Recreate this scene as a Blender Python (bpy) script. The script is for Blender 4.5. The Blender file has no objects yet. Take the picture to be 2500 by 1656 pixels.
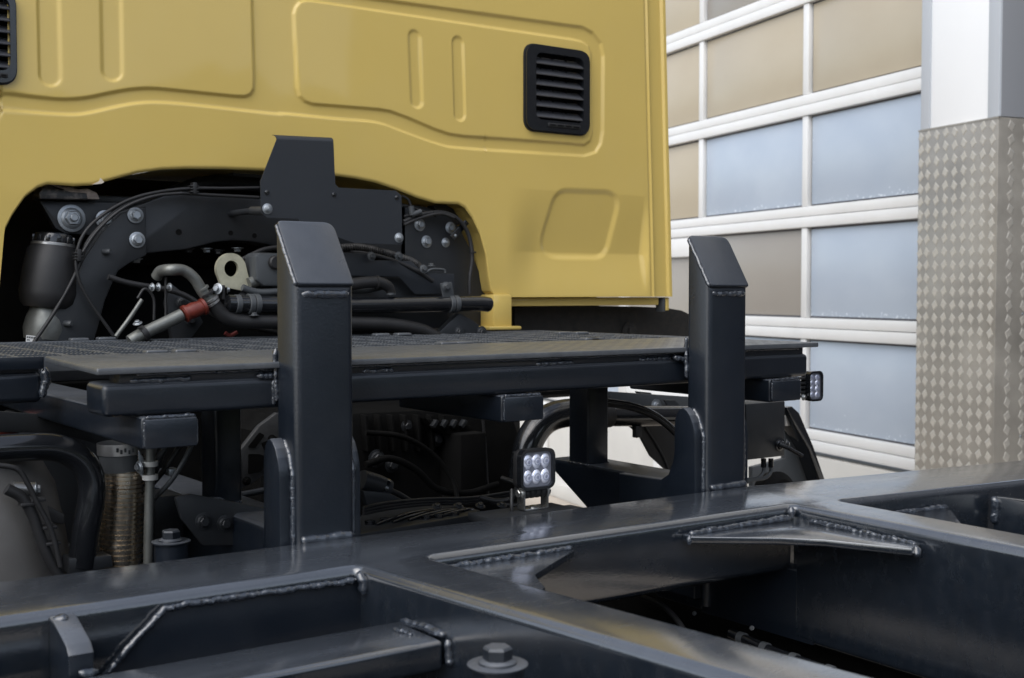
import bpy, bmesh, math, random
import numpy as np
from mathutils import Vector, Matrix, noise
from mathutils.geometry import tessellate_polygon

random.seed(7)
sc = bpy.context.scene
col = sc.collection
R = math.radians

# ------------------------------------------------------------------ camera
F = 3000.0; CX = 1250.0; CY = 828.0            # photo is 2500 x 1656
YAW = R(35.54); PITCH = math.atan((828 - 712) / F); EYE = 1.7
cam_d = bpy.data.cameras.new('camera'); cam = bpy.data.objects.new('camera', cam_d); col.objects.link(cam)
cam.location = (0, 0, EYE)
cam.rotation_euler = (R(90) - PITCH, 0, -YAW)
cam_d.sensor_width = 36; cam_d.lens = F / 2500 * 36
cam_d.clip_start = 0.05; cam_d.clip_end = 1000
cam_d.dof.use_dof = True; cam_d.dof.focus_distance = 2.75; cam_d.dof.aperture_fstop = 6.3
sc.camera = cam

# ------------------------------------------------------------------ light: bright overcast
SUN_EL = R(50); SUN_AZ = R(246)                # azimuth clockwise from +Y: high on the left
w = bpy.data.worlds.new('World'); sc.world = w; w.use_nodes = True
nt = w.node_tree; nt.nodes.clear()
sky = nt.nodes.new('ShaderNodeTexSky'); sky.sky_type = 'NISHITA'; sky.sun_disc = False
sky.sun_elevation = SUN_EL; sky.sun_rotation = SUN_AZ; sky.air_density = 1.0; sky.dust_density = 1.5; sky.ozone_density = 1.0
hs = nt.nodes.new('ShaderNodeHueSaturation'); hs.inputs['Saturation'].default_value = 0.55
bg = nt.nodes.new('ShaderNodeBackground'); bg.inputs['Strength'].default_value = 0.14
ow = nt.nodes.new('ShaderNodeOutputWorld')
nt.links.new(sky.outputs[0], hs.inputs['Color']); nt.links.new(hs.outputs[0], bg.inputs['Color']); nt.links.new(bg.outputs[0], ow.inputs[0])
sd = bpy.data.lights.new('sun', 'SUN'); sd.energy = 1.4; sd.angle = R(70); sd.color = (1, 0.99, 0.97)
so = bpy.data.objects.new('sun', sd); col.objects.link(so)
sdir = Vector((math.sin(SUN_AZ) * math.cos(SUN_EL), math.cos(SUN_AZ) * math.cos(SUN_EL), math.sin(SUN_EL)))
so.rotation_euler = sdir.to_track_quat('Z', 'Y').to_euler(); so.location = sdir * 30
sc.view_settings.view_transform = 'Standard'; sc.view_settings.look = 'None'
sc.view_settings.exposure = 0.88; sc.view_settings.gamma = 1.0; sc.view_settings.use_curve_mapping = False
sc.cycles.max_bounces = 8

# ------------------------------------------------------------------ measuring: photo pixel -> point on a real plane of the place
_fw = Vector((math.sin(YAW) * math.cos(PITCH), math.cos(YAW) * math.cos(PITCH), -math.sin(PITCH)))
_rt = Vector((math.cos(YAW), -math.sin(YAW), 0)); _up = _rt.cross(_fw); _C = Vector((0, 0, EYE))
K = 2500 / 2367                                 # survey pixels were read on a 2367 px wide copy
def _at(u, v, ax, val):
    d = _fw + _rt * ((u * K - CX) / F) - _up * ((v * K - CY) / F)
    return _C + d * ((val - _C[ax]) / d[ax])
def ay(u, v, Y): return _at(u, v, 1, Y)
def az(u, v, Z): return _at(u, v, 2, Z)
def ax_(u, v, X): return _at(u, v, 0, X)
def mpp(p): return (Vector(p) - _C).dot(_fw) / F * K   # metres per survey pixel at p
def zc(x0, y0, s): return lambda x, y: ((x0 + s * x) / K, (y0 + s * y) / K)   # close-up crop -> survey pixel

# ------------------------------------------------------------------ materials
MATS = {}
def mat(name, base, rough=0.5, metal=0.0, coat=0.0, var=0.0, vscale=8.0, rvar=0.0, bump=0.0, bscale=200.0,
        spec=0.5, dust=0.0, dustcol=(0.25, 0.24, 0.22), coat_rough=0.08, stretch=(1, 1, 1), dust_sheen=None, coat_ior=1.5):
    m = bpy.data.materials.new(name); m.use_nodes = True; t = m.node_tree; N = t.nodes; L = t.links
    b = N['Principled BSDF']
    b.inputs['Base Color'].default_value = (*base, 1); b.inputs['Roughness'].default_value = rough
    b.inputs['Metallic'].default_value = metal; b.inputs['Coat Weight'].default_value = coat
    b.inputs['Coat Roughness'].default_value = coat_rough; b.inputs['Coat IOR'].default_value = coat_ior; b.inputs['Specular IOR Level'].default_value = spec
    tc = N.new('ShaderNodeTexCoord'); mp = N.new('ShaderNodeMapping'); mp.inputs['Scale'].default_value = stretch
    L.new(tc.outputs['Object'], mp.inputs['Vector'])
    def noise_n(scale, detail=4, rough_=0.6):
        n = N.new('ShaderNodeTexNoise'); n.inputs['Scale'].default_value = scale; n.inputs['Detail'].default_value = detail
        n.inputs['Roughness'].default_value = rough_; L.new(mp.outputs[0], n.inputs['Vector']); return n
    last = None
    if var > 0:
        n = noise_n(vscale); rp = N.new('ShaderNodeValToRGB')
        rp.color_ramp.elements[0].position = 0.3; rp.color_ramp.elements[1].position = 0.7
        rp.color_ramp.elements[0].color = (*[c * (1 - var) for c in base], 1)
        rp.color_ramp.elements[1].color = (*[min(1, c * (1 + var)) for c in base], 1)
        L.new(n.outputs[0], rp.inputs[0]); last = rp.outputs[0]
    if dust > 0:
        n = noise_n(vscale * 2.3, 8, 0.7); rp = N.new('ShaderNodeValToRGB')
        rp.color_ramp.elements[0].position = 0.48; rp.color_ramp.elements[1].position = 0.75
        rp.color_ramp.elements[0].color = (0, 0, 0, 1); rp.color_ramp.elements[1].color = (dust, dust, dust, 1)
        L.new(n.outputs[0], rp.inputs[0]); mx = N.new('ShaderNodeMix'); mx.data_type = 'RGBA'
        L.new(rp.outputs[0], mx.inputs['Factor'])
        if last: L.new(last, mx.inputs[6])
        else: mx.inputs[6].default_value = (*base, 1)
        mx.inputs[7].default_value = (*dustcol, 1); last = mx.outputs[2]
    if dust_sheen:
        # yard dust on upward faces, with the sky's brightness painted into its tone
        ge = N.new('ShaderNodeNewGeometry'); sx = N.new('ShaderNodeSeparateXYZ'); L.new(ge.outputs['True Normal'], sx.inputs[0])
        mr = N.new('ShaderNodeMapRange'); mr.inputs[1].default_value = 0.3; mr.inputs[2].default_value = 0.8; L.new(sx.outputs[2], mr.inputs[0])
        n = noise_n(vscale * 1.1, 7, 0.68); m2 = N.new('ShaderNodeMapRange'); m2.inputs[1].default_value = 0.32; m2.inputs[2].default_value = 0.66; m2.inputs[3].default_value = 0.66
        L.new(n.outputs[0], m2.inputs[0]); ml_ = N.new('ShaderNodeMath'); ml_.operation = 'MULTIPLY'; L.new(mr.outputs[0], ml_.inputs[0]); L.new(m2.outputs[0], ml_.inputs[1])
        mx = N.new('ShaderNodeMix'); mx.data_type = 'RGBA'; L.new(ml_.outputs[0], mx.inputs['Factor'])
        if last: L.new(last, mx.inputs[6])
        else: mx.inputs[6].default_value = (*base, 1)
        mx.inputs[7].default_value = (*dust_sheen, 1); last = mx.outputs[2]
    if last: L.new(last, b.inputs['Base Color'])
    if rvar > 0:
        n = noise_n(vscale * 1.4, 6, 0.65); mr = N.new('ShaderNodeMapRange')
        mr.inputs[1].default_value = 0.3; mr.inputs[2].default_value = 0.7
        mr.inputs[3].default_value = max(0.03, rough - rvar); mr.inputs[4].default_value = min(1, rough + rvar)
        L.new(n.outputs[0], mr.inputs[0]); L.new(mr.outputs[0], b.inputs['Roughness'])
    if bump > 0:
        n = noise_n(bscale, 3); bp = N.new('ShaderNodeBump'); bp.inputs['Strength'].default_value = bump
        bp.inputs['Distance'].default_value = 0.001; L.new(n.outputs[0], bp.inputs['Height'])
        L.new(bp.outputs[0], b.inputs['Normal'])
        if coat > 0: L.new(bp.outputs[0], b.inputs['Coat Normal'])
    MATS[name] = m; return m

STEEL = mat('frame_paint', (0.0062, 0.0092, 0.0145), 0.34, coat=0.3, spec=0.4, coat_rough=0.2, dust_sheen=(0.088, 0.096, 0.110), var=0.12, vscale=5, rvar=0.09, bump=0.35, bscale=170, dust=0.10, dustcol=(0.04, 0.042, 0.045))
STEELTOP = mat('frame_paint_smeared', (0.0075, 0.0108, 0.0160), 0.24, coat=1.0, spec=0.7, coat_rough=0.10, coat_ior=1.75, dust_sheen=(0.045, 0.051, 0.061), var=0.15, vscale=17, rvar=0.07, bump=0.12, bscale=260, dust=0.2, dustcol=(0.05, 0.052, 0.056), stretch=(0.5, 1.7, 1))
WELD = mat('weld_paint', (0.020, 0.025, 0.034), 0.2, coat=0.9, spec=0.6, bump=0.6, bscale=260)
DECK = mat('deck_paint', (0.060, 0.066, 0.074), 0.36, var=0.15, spec=0.7, vscale=14, rvar=0.08, bump=0.3, bscale=150, dust=0.3, dustcol=(0.16, 0.16, 0.16))
CHASSIS = mat('chassis_paint', (0.014, 0.016, 0.019), 0.46, var=0.15, vscale=6, rvar=0.06, bump=0.2, bscale=120, dust=0.15, dustcol=(0.06, 0.055, 0.05))
PLATE = mat('cover_paint', (0.016, 0.019, 0.024), 0.5, var=0.06, vscale=5, bump=0.15, bscale=300, rvar=0.05)
RUBBER = mat('rubber', (0.012, 0.012, 0.013), 0.55, var=0.2, vscale=20, bump=0.2, bscale=150)
GLOSSBLACK = mat('gloss_black', (0.008, 0.009, 0.011), 0.2, coat=0.4, rvar=0.08, vscale=12)
BLACK = mat('shade_black', (0.004, 0.004, 0.004), 0.85, spec=0.12, var=0.4, vscale=12, dust=0.3, dustcol=(0.010, 0.009, 0.008))  # near-black base puts the shade under the truck into the colour
MUDDY = mat('muddy_black', (0.010, 0.009, 0.008), 0.8, var=0.4, vscale=30, dust=0.4, dustcol=(0.04, 0.028, 0.015))
YELLOW = mat('cab_yellow', (0.55, 0.405, 0.117), 0.5, coat=0.65, spec=0.15, var=0.025, vscale=2.2, bump=0.05, bscale=14, dust=0.10, dustcol=(0.52, 0.42, 0.19), coat_rough=0.05)
ZINC = mat('zinc', (0.34, 0.365, 0.39), 0.48, metal=0.9, var=0.15, vscale=60, rvar=0.1)
ALU = mat('aluminium_pipe', (0.16, 0.165, 0.155), 0.5, metal=0.6, var=0.2, vscale=25, rvar=0.1)
CAST = mat('cast_aluminium', (0.07, 0.072, 0.076), 0.5, metal=0.5, var=0.2, vscale=40, bump=0.4, bscale=180)
BRASSY = mat('yellow_zinc', (0.50, 0.48, 0.36), 0.42, metal=0.45, var=0.15, vscale=30, rvar=0.1)
BELLOWS = mat('flexible_steel', (0.78, 0.69, 0.57), 0.27, metal=1.0, var=0.06, vscale=12, rvar=0.03)
BAND = mat('steel_band', (0.45, 0.45, 0.45), 0.35, metal=0.9, var=0.15, vscale=30)
RED = mat('red_silicone', (0.125, 0.020, 0.012), 0.45, var=0.2, vscale=30)
REDDARK = mat('red_tape', (0.09, 0.012, 0.01), 0.6)
GREYTANK = mat('grey_tank', (0.085, 0.082, 0.079), 0.5, var=0.2, vscale=6, bump=0.2)
GREYPLASTIC = mat('grey_plastic', (0.05, 0.055, 0.06), 0.5, var=0.1)
WORN = mat('worn_pad', (0.03, 0.03, 0.032), 0.4, var=0.2, vscale=20, dust=0.9, dustcol=(0.34, 0.29, 0.25))
SLAT = mat('slat_plastic', (0.060, 0.062, 0.070), 0.35, spec=0.7)
PAPER = mat('white_label', (0.7, 0.7, 0.68), 0.6)
BARE = mat('bare_primer', (0.30, 0.25, 0.22), 0.7, var=0.4, vscale=40, bump=0.4)
CHIP = mat('bare_chip', (0.55, 0.49, 0.40), 0.7)
INK = mat('label_ink', (0.05, 0.05, 0.05), 0.7)
NYLON = mat('white_nylon', (0.5, 0.5, 0.48), 0.5)
LAMPFACE = mat('lamp_reflector', (0.26, 0.27, 0.32), 0.3, metal=0.5)
LEDLENS = mat('led_lens', (0.74, 0.77, 0.88), 0.22, metal=0.45, coat=0.6, coat_rough=0.1)
LEDCORE = mat('led_core', (0.30, 0.32, 0.42), 0.15, metal=0.3, coat=1)
STAIN = mat('stainless', (0.45, 0.45, 0.44), 0.3, metal=0.95, var=0.1, vscale=40, rvar=0.08)
WHITEFRAME = mat('white_aluminium', (0.66, 0.66, 0.65), 0.35, var=0.03, vscale=4, dust=0.15, dustcol=(0.55, 0.52, 0.46))
WHITEWALL = mat('white_cladding', (0.86, 0.87, 0.88), 0.4, var=0.01, vscale=3)
TRIMGREY = mat('pale_grey_trim', (0.46, 0.49, 0.53), 0.4)
SIDEGREY = mat('grey_cladding', (0.24, 0.25, 0.27), 0.4)
CREAM = mat('cream_wall', (0.50, 0.485, 0.45), 0.7, var=0.06, vscale=2.5, bump=0.1)
GASKET = mat('gasket', (0.10, 0.10, 0.11), 0.6)
TREAD = mat('tread_aluminium', (0.30, 0.282, 0.25), 0.42, metal=0.45, var=0.22, vscale=3.5, dust=0.3, dustcol=(0.22, 0.20, 0.17), rvar=0.08)
TREADHI = mat('tread_lozenge', (0.455, 0.43, 0.385), 0.38, metal=0.4, var=0.12, vscale=30)  # polished by wear, with the lozenges' brighter reflection put into the colour
DARKIN = mat('dark_interior', (0.03, 0.03, 0.035), 0.6)
SIGNRED = mat('sign_red', (0.55, 0.03, 0.03), 0.4)

def pane_mat(name, c1, c2, fleck):
    m = bpy.data.materials.new(name); m.use_nodes = True; t = m.node_tree; N = t.nodes; L = t.links
    b = N['Principled BSDF']; b.inputs['Roughness'].default_value = 0.22; b.inputs['Specular IOR Level'].default_value = 0.5
    tc = N.new('ShaderNodeTexCoord'); g = N.new('ShaderNodeSeparateXYZ'); L.new(tc.outputs['Generated'], g.inputs[0])
    n = N.new('ShaderNodeTexNoise'); n.inputs['Scale'].default_value = 2.2; n.inputs['Detail'].default_value = 4
    mp = N.new('ShaderNodeMapping'); mp.inputs['Scale'].default_value = (1, 1, 1.6)
    oi = N.new('ShaderNodeObjectInfo'); va = N.new('ShaderNodeVectorMath'); va.operation = 'ADD'
    L.new(tc.outputs['Object'], va.inputs[0]); L.new(oi.outputs['Random'], va.inputs[1]); L.new(va.outputs[0], mp.inputs['Vector'])
    L.new(mp.outputs[0], n.inputs['Vector'])
    rp = N.new('ShaderNodeValToRGB'); rp.color_ramp.elements[0].position = .3; rp.color_ramp.elements[1].position = .7
    rp.color_ramp.elements[0].color = (*c1, 1); rp.color_ramp.elements[1].color = (*c2, 1); L.new(n.outputs[0], rp.inputs[0])
    out = rp.outputs[0]
    if fleck > 0:
        # peeled flecks of film crowding the lower edge and sides
        n2 = N.new('ShaderNodeTexNoise'); n2.inputs['Scale'].default_value = 55; n2.inputs['Detail'].default_value = 5
        L.new(tc.outputs['Object'], n2.inputs['Vector'])
        e1 = N.new('ShaderNodeMapRange'); e1.inputs[1].default_value = 0.0; e1.inputs[2].default_value = 0.12; e1.inputs[3].default_value = fleck; e1.inputs[4].default_value = 0
        L.new(g.outputs[2], e1.inputs[0])
        e2 = N.new('ShaderNodeMapRange'); e2.inputs[1].default_value = 0.0; e2.inputs[2].default_value = 0.04; e2.inputs[3].default_value = fleck * 0.7; e2.inputs[4].default_value = 0
        L.new(g.outputs[0], e2.inputs[0])
        mx = N.new('ShaderNodeMath'); mx.operation = 'MAXIMUM'; L.new(e1.outputs[0], mx.inputs[0]); L.new(e2.outputs[0], mx.inputs[1])
        ad = N.new('ShaderNodeMath'); ad.operation = 'ADD'; L.new(n2.outputs[0], ad.inputs[0]); L.new(mx.outputs[0], ad.inputs[1])
        gt = N.new('ShaderNodeMapRange'); gt.inputs[1].default_value = 0.73; gt.inputs[2].default_value = 0.78; L.new(ad.outputs[0], gt.inputs[0])
        mix = N.new('ShaderNodeMix'); mix.data_type = 'RGBA'; L.new(gt.outputs[0], mix.inputs['Factor'])
        L.new(out, mix.inputs[6]); mix.inputs[7].default_value = (0.62, 0.68, 0.74, 1); out = mix.outputs[2]
    L.new(out, b.inputs['Base Color']); MATS[name] = m; return m
PANE_BEIGE = pane_mat('pane_beige', (0.40, 0.345, 0.255), (0.425, 0.37, 0.278), 0.0)
PANE_BLUE = pane_mat('pane_blue', (0.365, 0.425, 0.51), (0.42, 0.48, 0.555), 0.18)
PANE_GREY = pane_mat('pane_grey', (0.275, 0.252, 0.222), (0.29, 0.268, 0.236), 0.0)

def ground_mat():
    m = mat('yard_concrete', (0.40, 0.35, 0.29), 0.85, var=0.2, vscale=0.8, bump=0.3, bscale=40, dust=0.4, dustcol=(0.42, 0.29, 0.18))
    return m
GROUND = ground_mat()

# ------------------------------------------------------------------ mesh helpers
def smooth_mesh(me, ang=35):
    me.polygons.foreach_set('use_smooth', [True] * len(me.polygons))
    me.set_sharp_from_angle(angle=R(ang))
def link(name, me, m, parent=None, loc=None, sm=35, extra=()):
    if m: me.materials.append(m)
    for e in extra: me.materials.append(e)
    if sm: smooth_mesh(me, sm)
    o = bpy.data.objects.new(name, me); col.objects.link(o)
    if parent is not None:
        o.parent = parent
        o.location = Vector(loc or (0, 0, 0)) - parent_origin(parent)
    elif loc: o.location = loc
    return o
def parent_origin(p):
    v = Vector(p.location); q = p.parent
    while q is not None: v = v + Vector(q.location); q = q.parent
    return v
def tag(o, label=None, cat=None, group=None, kind=None):
    if label: o['label'] = label
    if cat: o['category'] = cat
    if group: o['group'] = group
    if kind: o['kind'] = kind
    return o
def empty(name, loc=(0, 0, 0)):
    o = bpy.data.objects.new(name, None); col.objects.link(o); o.location = loc; o.empty_display_size = 0.2; return o
def from_bm(bm, name='m'):
    bmesh.ops.recalc_face_normals(bm, faces=bm.faces[:])
    me = bpy.data.meshes.new(name); bm.to_mesh(me); bm.free(); return me
def raw(verts, faces, name='m'):
    me = bpy.data.meshes.new(name); me.from_pydata([tuple(v) for v in verts], [], faces); me.update(); return me

def box_me(x0, x1, y0, y1, z0, z1, bev=0.0, seg=2):
    bm = bmesh.new(); bmesh.ops.create_cube(bm, size=1)
    for v in bm.verts:
        v.co = Vector(((x0 + x1) / 2 + v.co.x * (x1 - x0), (y0 + y1) / 2 + v.co.y * (y1 - y0), (z0 + z1) / 2 + v.co.z * (z1 - z0)))
    if bev > 0: bmesh.ops.bevel(bm, geom=bm.edges[:], offset=bev, segments=seg, affect='EDGES', profile=0.5)
    return from_bm(bm)
def box(name, m, parent, x0, x1, y0, y1, z0, z1, bev=0.003, seg=2):
    return link(name, box_me(x0, x1, y0, y1, z0, z1, bev, seg), m, parent)

def prism_me(pts, axis, lo, hi, holes=(), bev=0.0):
    """polygon pts (list of 3D points or 2D in the plane) extruded along axis from lo to hi"""
    def mk(p, h):
        if axis == 1: return Vector((p[0], h, p[1]))
        if axis == 2: return Vector((p[0], p[1], h))
        return Vector((h, p[0], p[1]))
    loops = [list(pts)] + [list(h) for h in holes]
    v3 = [[Vector((p[0], p[1], 0)) for p in l] for l in loops]
    tris = tessellate_polygon(v3)
    flat = [p for l in loops for p in l]; n = len(flat)
    verts = [mk(p, lo) for p in flat] + [mk(p, hi) for p in flat]
    faces = []
    bm = bmesh.new(); bv = [bm.verts.new(v) for v in verts]
    def addf(ids):
        try: bm.faces.new([bv[i] for i in ids])
        except ValueError: pass
    if not holes:
        addf(range(len(pts))); addf([n + i for i in range(len(pts))][::-1])
    else:
        for t in tris: addf(t); addf([n + i for i in t][::-1])
    k = 0
    for l in loops:
        L_ = len(l)
        for i in range(L_):
            j = (i + 1) % L_; addf([k + i, k + j, n + k + j, n + k + i])
        k += L_
    bmesh.ops.recalc_face_normals(bm, faces=bm.faces[:])
    if bev > 0 and not holes:
        es = [e for e in bm.edges if len(e.link_faces) == 2 and e.calc_face_angle(0) > R(50) and any(len(f.verts) == len(pts) for f in e.link_faces)]
        bmesh.ops.bevel(bm, geom=es, offset=bev, segments=2, affect='EDGES', profile=0.5)
    return from_bm(bm)
def round_poly(pts, r, n=5):
    """round the corners of a 2-D polygon"""
    out = []; N_ = len(pts); rr = r if isinstance(r, (list, tuple)) else [r] * N_
    for i in range(N_):
        p0 = Vector(pts[i - 1][:2]); p = Vector(pts[i][:2]); p1 = Vector(pts[(i + 1) % N_][:2])
        a = (p0 - p); b = (p1 - p); la, lb = a.length, b.length
        if rr[i] <= 0 or la < 1e-6 or lb < 1e-6: out.append(p); continue
        a /= la; b /= lb
        ang = math.acos(max(-1, min(1, a.dot(b)))); d = min(rr[i] / max(1e-4, math.tan(ang / 2)), la * .49, lb * .49)
        A = p + a * d; B = p + b * d
        for k in range(n + 1):
            t = k / n; out.append((A * (1 - t) + p * t) * (1 - t) + (p * (1 - t) + B * t) * t)
    return out
def rrect(x0, x1, y0, y1, r, n=6): return round_poly([(x0, y0), (x1, y0), (x1, y1), (x0, y1)], r, n)

def catmull(pts, n=8):
    P = [Vector(p) for p in pts]; out = []
    P = [P[0] * 2 - P[1]] + P + [P[-1] * 2 - P[-2]]
    for i in range(1, len(P) - 2):
        a, b, c, d = P[i - 1], P[i], P[i + 1], P[i + 2]
        for k in range(n):
            t = k / n
            out.append(0.5 * ((2 * b) + (c - a) * t + (2 * a - 5 * b + 4 * c - d) * t * t + (3 * b - a - 3 * c + d) * t ** 3))
    out.append(P[-2]); return out
def frames(path):
    T = []
    for i in range(len(path)):
        a = path[max(0, i - 1)]; b = path[min(len(path) - 1, i + 1)]; T.append((b - a).normalized())
    up = Vector((0, 0, 1)) if abs(T[0].z) < .9 else Vector((0, 1, 0))
    n = (up - T[0] * up.dot(T[0])).normalized(); fr = []
    for t in T:
        n = (n - t * n.dot(t)).normalized(); fr.append((t, n, t.cross(n)))
    return fr
def pipe_me(path, rad, seg=14, cap=True, flat=(1, 1)):
    path = [Vector(p) for p in path]; fr = frames(path); verts = []; faces = []
    for i, p in enumerate(path):
        r = rad(i / max(1, len(path) - 1)) if callable(rad) else rad
        _, n, b = fr[i]
        for k in range(seg):
            a = 2 * math.pi * k / seg; verts.append(p + n * math.cos(a) * r * flat[0] + b * math.sin(a) * r * flat[1])
    for i in range(len(path) - 1):
        for k in range(seg):
            k2 = (k + 1) % seg; faces.append((i * seg + k, i * seg + k2, (i + 1) * seg + k2, (i + 1) * seg + k))
    if cap:
        faces.append(tuple(range(seg))[::-1]); faces.append(tuple((len(path) - 1) * seg + k for k in range(seg)))
    return raw(verts, faces)
def pipe(name, m, parent, pts, rad, n=8, seg=14, straight=False, sm=50):
    path = [Vector(p) for p in pts] if straight else catmull(pts, n)
    return link(name, pipe_me(path, rad, seg), m, parent, sm=sm)
def lathe_me(prof, seg=24):
    """prof: list of (r, z); axis z"""
    verts = []; faces = []
    for r, z in prof:
        for k in range(seg):
            a = 2 * math.pi * k / seg; verts.append((r * math.cos(a), r * math.sin(a), z))
    for i in range(len(prof) - 1):
        for k in range(seg):
            k2 = (k + 1) % seg; faces.append((i * seg + k, i * seg + k2, (i + 1) * seg + k2, (i + 1) * seg + k))
    faces.append(tuple(range(seg))[::-1]); faces.append(tuple((len(prof) - 1) * seg + k for k in range(seg)))
    return raw(verts, faces)
def orient(o, p, axis_dir, scale=1.0):
    """place o at world p with its local z along axis_dir"""
    o.location = Vector(p) - (parent_origin(o.parent) if o.parent else Vector())
    o.rotation_euler = Vector(axis_dir).to_track_quat('Z', 'Y').to_euler(); o.scale = (scale,) * 3
    return o
def jitter(p, s, f=40.0, seed=0):
    q = Vector(p) * f + Vector((seed * 7.1, seed * 3.3, seed * 1.7))
    return Vector((noise.noise(q), noise.noise(q + Vector((31, 0, 0))), noise.noise(q + Vector((0, 47, 0))))) * s

_wseed = [0]
def weld(parent, pts, r=0.006, ripple=1.0, name='weld_bead', curve=False, m=None):
    r *= 0.84
    """an uneven bead of paint-covered weld metal along a path"""
    _wseed[0] += 1; sd_ = _wseed[0]
    P = catmull(pts, 6) if curve else [Vector(p) for p in pts]
    path = []
    for a, b in zip(P[:-1], P[1:]):
        L_ = (b - a).length; n = max(1, int(L_ / (r * 0.42)))
        for k in range(n): path.append(a + (b - a) * (k / n))
    path.append(P[-1])
    if len(path) < 4: path = [P[0] + (P[-1] - P[0]) * (k / 4) for k in range(5)]
    fr = frames(path); seg = 11; verts = []; faces = []; s = 0
    for i, p in enumerate(path):
        if i: s += (path[i] - path[i - 1]).length
        end = min(1, (i + 0.6) / 2.5, (len(path) - i - 0.4) / 2.5)
        rr = r * (1.0 + 0.26 * ripple * noise.noise(Vector((s * 30, sd_ * 9.7, 0))) + 0.16 * ripple * noise.noise(Vector((s * 210, sd_ * 3.1, 5)))) * (0.35 + 0.65 * end)
        pj = p + jitter(p, r * 0.30 * ripple, 90, sd_)
        _, n, b = fr[i]
        for k in range(seg):
            a = 2 * math.pi * k / seg
            q = rr * (1 + 0.24 * ripple * noise.noise(Vector((s * 150, k * 1.9, sd_))))
            verts.append(pj + n * math.cos(a) * q + b * math.sin(a) * q)
    for i in range(len(path) - 1):
        for k in range(seg):
            k2 = (k + 1) % seg; faces.append((i * seg + k, i * seg + k2, (i + 1) * seg + k2, (i + 1) * seg + k))
    faces.append(tuple(range(seg))[::-1]); faces.append(tuple((len(path) - 1) * seg + k for k in range(seg)))
    return link(name, raw(verts, faces), m or WELD, parent, sm=60)

def hexbolt_me(r=1.0, head=1.0, stud=0.0, washer=1.75, wh=0.18, flange=1.35):
    """r = across-corner radius of the hex; axis z, sits on z=0"""
    bm = bmesh.new()
    def ring(n, rad, z, off=0): return [bm.verts.new((rad * math.cos(2 * math.pi * (k + off) / n), rad * math.sin(2 * math.pi * (k + off) / n), z)) for k in range(n)]
    def stack(n, prof, off=0):
        prev = None
        for rad, z in prof:
            cur = ring(n, rad, z, off)
            if prev:
                for k in range(n): bm.faces.new((prev[k], prev[(k + 1) % n], cur[(k + 1) % n], cur[k]))
            else: bm.faces.new(cur[::-1])
            prev = cur
        bm.faces.new(prev)
    stack(24, [(washer, 0), (washer, wh * 0.8), (washer * 0.96, wh)])
    stack(24, [(flange, wh), (flange * 0.98, wh + 0.12), (1.05, wh + 0.3)])
    stack(6, [(1.0, wh + 0.2), (1.0, wh + head * 0.85), (0.86, wh + head)])
    if stud > 0: stack(12, [(0.5, wh + head - .05), (0.5, wh + head + stud), (0.4, wh + head + stud + .1)])
    return from_bm(bm)
HEX = hexbolt_me(); HEXSTUD = hexbolt_me(head=0.8, stud=0.45); HEXTALL = hexbolt_me(head=1.15, washer=2.0, wh=0.16, flange=1.3)
for me_ in (HEX, HEXSTUD, HEXTALL): smooth_mesh(me_, 30)
_boltmesh = {}
def bolt(parent, p, d, r, m=None, kind='hex', name='bolt', rot=0.0):
    base = {'hex': HEX, 'stud': HEXSTUD, 'tall': HEXTALL}[kind]; m = m or ZINC
    key = (kind, m.name)
    if key not in _boltmesh:
        c = base.copy(); c.materials.clear(); c.materials.append(m); _boltmesh[key] = c
    o = bpy.data.objects.new(name, _boltmesh[key]); col.objects.link(o); o.parent = parent
    orient(o, p, d, r); o.rotation_euler.rotate_axis('Z', rot or random.uniform(0, 1)); return o

# ------------------------------------------------------------------ the setting
gm = raw([(-300, -300, 0), (400, -300, 0), (400, 400, 0), (-300, 400, 0)], [(0, 1, 2, 3)])
tag(link('ground', gm, GROUND, sm=0), kind='structure')

# unseen bank, assumed behind the camera, added to darken the steel's reflections
bv, bf = [], []
NB = 90
for i in range(NB + 1):
    a = R(95 + 140 * i / NB)
    for j, (rr, hh) in enumerate(((16, 0.0), (16.6, 2.2), (17.5, 4.2), (19, 5.4), (22, 5.8), (27, 0))):
        n_ = noise.noise(Vector((i * .35, j * .8, 2))); m_ = noise.noise(Vector((i * .9, j * 1.7, 9)))
        r2 = rr + n_ * 1.2; h2 = max(0, hh * (1 + .22 * n_ + .12 * m_)) if j else -.05
        bv.append((math.sin(a) * r2, math.cos(a) * r2, h2 if 0 < j < 5 else -.05))
for i in range(NB):
    for j in range(5): k = i * 6 + j; bf.append((k, k + 1, k + 7, k + 6))
BANKM = mat('dark_bank', (0.035, 0.045, 0.022), 0.9, var=0.5, vscale=1.5, bump=0.8, bscale=6)
tag(link('unseen_bank', raw(bv, bf), BANKM, sm=60), kind='structure')

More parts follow.
